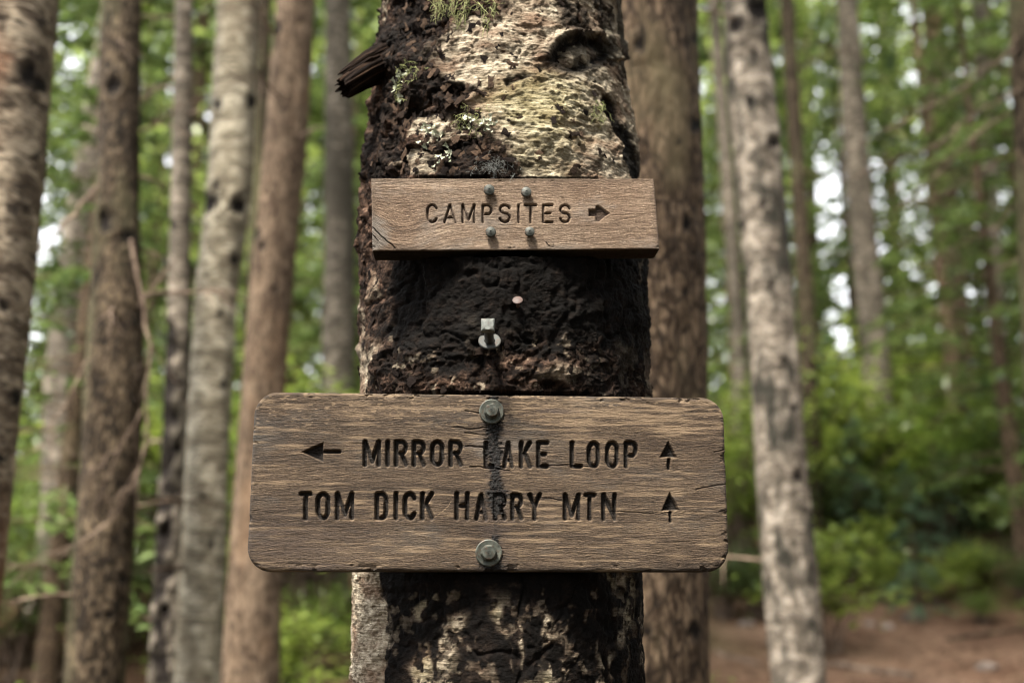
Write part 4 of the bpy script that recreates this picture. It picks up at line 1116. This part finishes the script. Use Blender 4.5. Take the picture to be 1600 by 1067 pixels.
# ------------------------------------------------------------------ young hemlocks with boughs (shared meshes)
def hemlock_mesh(seed, Ht, Lmax, z0, nb):
    rs = np.random.default_rng(seed); tr = Geo(); fo = Geo()
    tr.tube([(0, 0, -.2), (0, 0, 0), (.03, 0, Ht * .5), (0, .02, Ht)], [Ht * .012 + .02, Ht * .011 + .01, Ht * .007, .006], 8)
    C_, D_ = [], []
    for b in range(nb):
        t = (b + rs.random()) / nb; z = z0 + (Ht - z0) * t; L = Lmax * (1 - t) ** .7 * rs.uniform(.55, 1.1) + .1
        an = rs.uniform(0, 6.283); v = np.array([math.cos(an), math.sin(an), .15]); q = np.array([0, 0, z]); pth = [q]
        for i in range(7):
            v = v + np.array([0, 0, -.10]); v /= np.linalg.norm(v); q = q + v * L / 7; pth.append(q)
        tr.tube(pth, np.linspace(.006 + L * .006, .002, 8), 3, .5, False)
        pth = np.array(pth); n = int(46 * L) + 8
        s = rs.uniform(.12, 1, n) ** .8; base = np.stack([np.interp(s * 7, np.arange(8), pth[:, i]) for i in range(3)], 1)
        side = np.array([-v[1], v[0], 0]); lat = rs.normal(0, 1, n) * (1 - s * .7) * L * .20
        C_.append(base + side * lat[:, None] + np.array([0, 0, -1]) * (np.abs(lat) * .35 + rs.uniform(0, .05, n))[:, None])
    C_ = np.vstack(C_)
    fo.leaves(C_, .13, rs, .36, .75, np.clip(rs.normal(.5, .25, len(C_)), 0, 1), .35)
    mt, mf = tr.mesh("trunk"), fo.mesh("crown")
    mt.materials.append(MAT_BROWN); mt.attributes.new("knot", 'FLOAT', 'POINT')
    return mt, mf
HM = [hemlock_mesh(200, 9.0, 1.7, 1.2, 100), hemlock_mesh(201, 7.0, 1.5, .8, 84), hemlock_mesh(202, 4.0, 1.1, .3, 60)]
for i, h_ in enumerate(HM): h_[1].materials.append([NEEDLE, NEEDLE, NEEDLE_BLUE][i])
def hemlock(px, Y, v, label, sc=1.0, group=None):
    x = float(at(px, 600, Y)[0]); z = float(ground_z(x, Y)[0])
    r_ = empty("hemlock_sapling" if v == 2 else "hemlock_tree", (x, Y, z)); tag(r_, label, "tree", group)
    r_.scale = (sc, sc, sc); r_.rotation_euler = (0, 0, rt.uniform(0, 6.28))
    link("trunk", HM[v][0], None, r_); link("crown", HM[v][1], None, r_)
    return r_
hemlock(1200, 12, 1, "green boughed hemlock behind the top of the speckled alder")
hemlock(1490, 11, 0, "full green hemlock right of the bright sky gaps, boughs reaching into them")
hemlock(1570, 9.0, 1, "leafy hemlock beside the right edge fir trunk, under its bare twigs")
hemlock(1195, 17, 0, "tall hemlock far behind the middle of the speckled alder", 1.2)
hemlock(1620, 14, 0, "hemlock with dense boughs half cut off by the right edge")
hemlock(1545, 19, 1, "pale green hemlock in the distance beyond the pinkish trunk", 1.5)
hemlock(1145, 15, 1, "bright hemlock in the slot between the knotty brown trunk and the alder")
hemlock(1402, 8.6, 2, "blue green low hemlock sapling at the edge of the dirt path", .33)
hemlock(1290, 11, 2, "bushy young hemlock growing beside the path behind the alder", .6)
hemlock(1325, 9.8, 2, "dark young hemlock between trail edge bushes right of the speckled alder", .42)
hemlock(1460, 9.6, 2, "blue green hemlock seedling below the pinkish trunk on the right", .3)
hemlock(1345, 15, 1, "thin boughed hemlock crossing the greyish trunk between the sky gaps", 1.25)
hemlock(118, 6.4, 1, "dark drooping hemlock between the left edge birch and the dark fir", .85)
hemlock(10, 9, 0, "dark hemlock behind the left edge birch")
hemlock(225, 15, 1, "dark hemlock filling the gap left of the thin alder pole")
hemlock(440, 16, 0, "hemlock behind the red cedar trunk", 1.2)
hemlock(540, 14, 1, "light green hemlock left of the signed birch", 1.2)
hemlock(180, 20, 0, "tall distant hemlock behind the dark fir", 1.5)
hemlock(330, 19, 1, "distant hemlock behind the pale birch", 1.6)

# ------------------------------------------------------------------ shrubs
def shrub_mesh(seed, mat, n=2200, leaf=.055, clumps=34, ratio=.55):
    rs = np.random.default_rng(seed); st, fo = Geo(), Geo()
    tips = []
    for k in range(clumps):
        an, ra = rs.uniform(0, 6.28), rs.uniform(.1, .55); v = np.array([math.cos(an) * ra, math.sin(an) * ra, rs.uniform(.35, 1.05)])
        q0 = np.array([rs.normal(0, .05), rs.normal(0, .05), -.05]); pth = [q0 + (v - q0) * s + np.array([0, 0, .18 * math.sin(3.14 * s)]) for s in np.linspace(0, 1, 6)]
        st.tube(pth, np.linspace(.010, .003, 6), 4, .5, False); tips += [(pth[4], .8), (pth[5], 1.0), (pth[3], .5)]
    per = n // len(tips)
    C_ = np.vstack([t + rs.normal(0, .11 * s + .03, (per, 3)) * [1, 1, .6] for t, s in tips])
    fo.leaves(C_, leaf, rs, ratio, .9)
    mf, ms = fo.mesh("foliage"), st.mesh("stems"); mf.materials.append(mat); ms.materials.append(MAT_TWIG); ms.attributes.new("knot", 'FLOAT', 'POINT')
    return mf, ms
SH = {"bright": shrub_mesh(301, LEAF_BRIGHT, 2000, .065), "mid": shrub_mesh(302, LEAF_MID, 2600, .050), "dark": shrub_mesh(303, LEAF_DARK, 2600, .055), "bright2": shrub_mesh(304, LEAF_BRIGHT, 900, .09, 18)}
def shrub(px, Y, kind, size, label, lift=0.0, wide=1.0):
    x = float(at(px, 700, Y)[0]); z = float(ground_z(x, Y)[0])
    r_ = empty("shrub", (x, Y, z + lift)); tag(r_, label, "shrub"); r_.scale = (size * wide, size * wide, size); r_.rotation_euler = (0, 0, rt.uniform(0, 6.28))
    f_, s_ = SH[kind]; link("foliage", f_, None, r_); link("stems", s_, None, r_); return r_
for a in ((1270, 7.6, "bright2", .95, "loose bush with single bright leaves close behind the speckled alder's right side"),
          (1375, 9.3, "bright2", .45, "thin leafy bush between trail and thicket, left of the blue green sapling", 0, 1.1),
          (1490, 9.0, "bright2", .5, "sparse pale leaved bush at the trail's far edge, right of the blue green sapling", 0, 1.3),
          (1545, 10.6, "mid", 1.0, "green bush climbing the earth bank near the right edge", 0, 1.2),
          (1610, 9.4, "bright2", .8, "loose bush on the crest of the earth bank, half out of the picture"),
          (1575, 8.7, "dark", .42, "low dark undergrowth at the right end of the trail's far edge", 0, 1.5),
          (1505, 8.4, "mid", .26, "small green plant at the trail's far edge below the slim grey pole", 0, 1.5),
          (1605, 7.9, "bright2", .34, "low loose plant at the right border of the picture, beside the trail", 0, 1.3),
          (1430, 12.5, "bright2", 2.3, "tall loose leaved bush deep in the thicket behind the greyish trunk between the sky gaps", 0, 1.2),
          (1530, 14, "bright2", 2.6, "airy light green tree sized bush high on the slope at right", 0, 1.2),
          (1165, 8.8, "dark", .5, "green bush around the foot of the speckled alder", 0, 1.4),
          (60, 6.6, "dark", .8, "dark leafy bush at the foot of the left edge birch", 0, 1.3),
          (470, 6.0, "bright2", .6, "loose bush low behind the red cedar's right side"),
          (1290, 10.5, "bright", 1.9, "large sunlit yellow green bush right beside the speckled alder"),
          (1400, 11.0, "mid", 1.7, "mid green bush below the greyish trunk between the sky gaps", 0, 1.2),
          (1350, 9.6, "bright2", .75, "small bush with bright leaves on the path's edge, in front of a dark one"),
          (1310, 10.2, "dark", 1.0, "low dark bush at the far edge of the path, behind the speckled alder", 0, 1.3),
          (1460, 10.2, "mid", 1.0, "green bush in front of the pinkish trunk", 0, 1.3),
          (1540, 11.5, "bright", 1.5, "yellowish bush on the slope below the slim grey pole", 0, 1.3),
          (1590, 10.2, "mid", 1.1, "leafy bush on top of the dark earth bank at the right edge"),
          (1515, 9.2, "dark", .42, "dark little bush growing at the foot of the earth bank", 0, 1.2),
          (1130, 10.0, "bright", 1.7, "tall bright bush between the knotty brown trunk and the alder"),
          (1120, 8.8, "dark", .6, "dark low bush on the path's edge left of the alder", 0, 1.3),
          (1440, 9.1, "bright2", .35, "tiny yellow plant on the path's edge beneath the bank"),
          (1230, 9.2, "mid", .5, "low plants behind the base of the speckled alder", 0, 1.4),
          (525, 4.6, "bright2", .52, "near sprig of bright green leaves peeking out left of the birch below the wide sign"),
          (505, 8.0, "bright", 1.9, "tall bright bush left of the signed birch, above the wide sign"),
          (455, 9.0, "mid", 1.6, "green bush showing between the red cedar and the birch"),
          (240, 8.5, "bright", 1.5, "light green bush in the gap between dark fir and thin alder pole"),
          (100, 9.5, "bright", 1.5, "yellow green bush behind the left edge birch"),
          (30, 8.0, "mid", .8, "low green bush at the lower left edge"),
          (215, 7.2, "dark", .7, "dark green bush low between the fir and the alder pole"),
          (500, 7.0, "mid", .55, "low green bush under the left half of the wide sign"),
          (130, 8.5, "dark", .9, "dark bush around the foot of the broad pale trunk", 0, 1.2),
          (310, 12.0, "mid", 1.9, "green thicket seen beside the pale birch, far behind"),
          (420, 12.0, "dark", 1.6, "dark thicket behind the red cedar's foot")):
    shrub(*a)

# ------------------------------------------------------------------ the woods beyond and around (one mass)
rw = np.random.default_rng(900)
GAPS = [(112, 45, 26, 60), (100, 115, 20, 30), (78, 340, 30, 50), (75, 395, 24, 60), (250, 115, 26, 42), (65, 510, 14, 30), (1290, 255, 44, 45), (1295, 305, 36, 42), (1370, 290, 34, 62), (1300, 365, 34, 34),
        (1342, 392, 26, 34), (1335, 460, 30, 34), (1325, 540, 26, 36), (1225, 250, 8, 8), (1345, 100, 9, 9), (1292, 108, 9, 9), (1355, 190, 22, 14), (1465, 300, 16, 16), (1420, 28, 18, 14), (1350, 45, 14, 14), (1535, 500, 16, 16), (1235, 350, 9, 9)]
rgp = np.random.default_rng(41)
PIN = [(rgp.uniform(1200, 1610), rgp.uniform(-20, 480), rgp.uniform(10, 17)) for _ in range(46)] + [(rgp.uniform(60, 560), rgp.uniform(-20, 430), rgp.uniform(9, 15)) for _ in range(24)]
def gap_keep(C_, grow):
    x, y = proj(C_); x = x + 9 * np.sin(y / 9.0) + 6 * np.sin(y / 3.7 + x / 11); keep = np.ones(len(C_), bool)
    if grow < 8:
        for a_, b_, r_ in PIN: keep &= ~((np.hypot(x - a_, y - b_) < r_) & (C_[:, 1] > 0))
    for gx_, gy_, ga_, gb_ in GAPS:
        ga_, gb_ = ga_ * .66, gb_ * .66
        keep &= ~((np.hypot((x - gx_) / (ga_ + grow), (y - gy_) / (gb_ + grow)) < 1) & (C_[:, 1] > 0) & (rw.random(len(C_)) > (.09 if grow > 8 else .18)))
    return keep
def wood(n_clump, per, az0, az1, r0, r1, top, size, spread, tint_lo, use_gap, g):
    az = rw.uniform(az0, az1, n_clump); r_ = rw.uniform(r0, r1, n_clump)
    x, y = np.sin(az) * r_, np.cos(az) * r_; gz = ground_z(x, y)[0]
    z = gz + top * rw.random(n_clump) ** 1.15
    C_ = np.stack([x, y, z], 1)
    tint = np.clip(np.where(rw.random(n_clump) < .32, rw.normal(.10, .08, n_clump), rw.normal(.76, .22, n_clump)), 0, 1)
    if not use_gap:                                   # unseen left side thinned out to let more skylight fill in
        k = ~((az > 4.15) & (az < 5.45) & (rw.random(n_clump) < .88)); C_, tint = C_[k], tint[k]
    if use_gap: k = gap_keep(C_, 16); C_, tint = C_[k], tint[k]
    L_ = (C_[:, None] + rw.normal(0, spread, (len(C_), per, 3)) * [1, 1, .55]).reshape(-1, 3); tl_ = np.repeat(tint, per)
    if use_gap: k = gap_keep(L_, 3); L_, tl_ = L_[k], tl_[k]
    g.leaves(L_, size, rw, .5, .55, np.clip(tl_ + rw.normal(0, .12, len(tl_)), 0, 1), .2)
WOODMAT = leaf_material("distant_foliage", (.014, .026, .008), (.30, .38, .10), .5)
g = Geo()
wood(4700, 44, -.66, .66, 17, 36, 16, .28, .6, 0, True, g)
tag(g.build("far_woods", WOODMAT), kind="stuff")
g = Geo()
wood(2600, 14, .66, 2 * math.pi - .66, 13, 34, 15, .75, .9, 0, False, g)
# unseen roof of leaves added to block skylight, opening cut towards the sun
n_ = 2300; cx_, cy_ = rw.uniform(-15, 15, n_), rw.uniform(-18, -1, n_); C_ = np.stack([cx_, cy_, rw.uniform(13, 18, n_)], 1)
off_ = C_ - np.array([0, 1.3, 1.7]); off_ /= np.linalg.norm(off_, axis=1, keepdims=True)
C_ = C_[(off_ @ np.array(sd) < math.cos(R(22))) & (C_[:, 0] > -9)]
C_ = (C_[:, None] + rw.normal(0, .7, (len(C_), 14, 3))).reshape(-1, 3); g.leaves(C_, .75, rw, .5, .8)
SHADEMAT = leaf_material("shade_canopy_leaf", (.03, .055, .016), (.07, .11, .03), .3)
tag(g.build("surrounding_shade_woods", SHADEMAT), kind="stuff")

# ------------------------------------------------------------------ forest floor: low plants, litter, stones, fallen wood
g = Geo(); n = 5200
x = rw.uniform(-9, 10, n * 3); y = rw.uniform(3.2, 17, n * 3); zg, pa = ground_z(x, y)
k = (rw.random(n * 3) > pa * 1.25) & (fbm(x * .8, y * .8, 3, 71) > .47); x, y, zg = x[k][:n], y[k][:n], zg[k][:n]
C_ = np.stack([x, y, zg + rw.uniform(.02, .22, len(x))], 1); C_ = (C_[:, None] + rw.normal(0, .06, (len(C_), 4, 3))).reshape(-1, 3)
g.leaves(C_, .055, rw, .6, 1.0)
tag(g.build("ground_cover", LEAF_MID), kind="stuff")
m = M("dead_leaf_and_twig", .9, .1); m.color(m.mix(m.attr("tint"), (.025, .014, .009), (.27, .18, .115))); MAT_LITTER = m.m
g = Geo(); n = 22000; x = rw.uniform(-6, 8, n); y = rw.uniform(2.5, 12, n); zg, pa = ground_z(x, y)
g.leaves(np.stack([x, y, zg + .014], 1), .085, rw, .18, 1.8); tag(g.build("leaf_litter", MAT_LITTER), kind="stuff")

m = M("trail_stone", .9, .2); nz = m.noise(m.obj((9, 9, 9)), 1, 5); m.color(m.ramp(nz, [(.35, (.08, .06, .05)), (.65, (.21, .17, .145))])); m.bump(nz, .02); MAT_STONE = m.m
def ray_ground(px, py):
    d = ray(px, py); t = np.linspace(2, 16, 1200); Pq = d[None] * t[:, None] + np.array([0, 0, CAMZ]); gz = ground_z(Pq[:, 0], Pq[:, 1])[0]
    k = np.argmax(Pq[:, 2] < gz); return Pq[k] if (Pq[:, 2] < gz).any() else Pq[-1]
for i, (px, py, w_, lb) in enumerate(((1427, 968, 17, "biggest pale stone lying on the trail at right"), (1387, 981, 11, "pale stone beside the biggest one on the trail, on its left"), (1358, 977, 9, "small flat stone on the trail nearest the alder's right side"),
                                      (1166, 977, 12, "stone on the trail between the knotty brown trunk and the alder"), (1540, 1045, 16, "low half buried stone at the lower right corner of the trail"))):
    p_ = ray_ground(px, py); rs = np.random.default_rng(500 + i); r_ = w_ / F * p_[1]
    th, fi = np.meshgrid(np.arange(18) * 2 * np.pi / 18, np.linspace(-1.45, 1.45, 11)); D_ = np.stack([np.cos(th) * np.cos(fi), np.sin(th) * np.cos(fi), np.sin(fi)], -1)
    rr = r_ * (.75 + .6 * fbm(D_[..., 0] * 1.6 + i * 5, D_[..., 1] * 1.6 + D_[..., 2] * 1.3, 3, 510 + i)); V = (D_ * rr[..., None] * [1, .8, .55]).reshape(-1, 3)
    o = link("stone", mesh_from("stone", V, quads(11, 18, True)), MAT_STONE); o.location = p_ + [0, 0, r_ * .12]; tag(o, lb, "stone")
for i, (a, b, r_, lb) in enumerate((((1480, 905), (1590, 862), .05, "dark fallen log against the earth bank at right"), ((-10, 1058), (110, 1066), .05, "sunlit fallen log at the bottom left corner"), ((1290, 1040), (1430, 1058), .022, "thin fallen stick lying across the trail"), ((1480, 1000), (1600, 985), .016, "straight fallen stick on the trail near the right edge"), ((1120, 1020), (1185, 1040), .016, "short fallen stick on the trail left of the speckled alder"), ((1330, 930), (1420, 942), .014, "pale fallen stick at the far side of the trail"))):
    p0, p1 = ray_ground(*a), ray_ground(*b); rs = np.random.default_rng(600 + i); tt = np.linspace(0, 1, 14)[:, None]
    pth = p0 * (1 - tt) + p1 * tt; pth[:, 2] = ground_z(pth[:, 0], pth[:, 1])[0] + r_ * .5; pth += rs.normal(0, r_ * .25, pth.shape)
    g = Geo(); g.tube(pth, r_ * (1 + rs.normal(0, .08, 14)), 10); me = g.mesh("log"); me.attributes.new("knot", 'FLOAT', 'POINT')
    o = link("fallen_log" if r_ > .03 else "fallen_stick", me, [MAT_FIR, MAT_RED, MAT_TWIG, MAT_FIR, MAT_TWIG, MAT_BIRCH][i]); tag(o, lb, "log" if r_ > .03 else "stick")
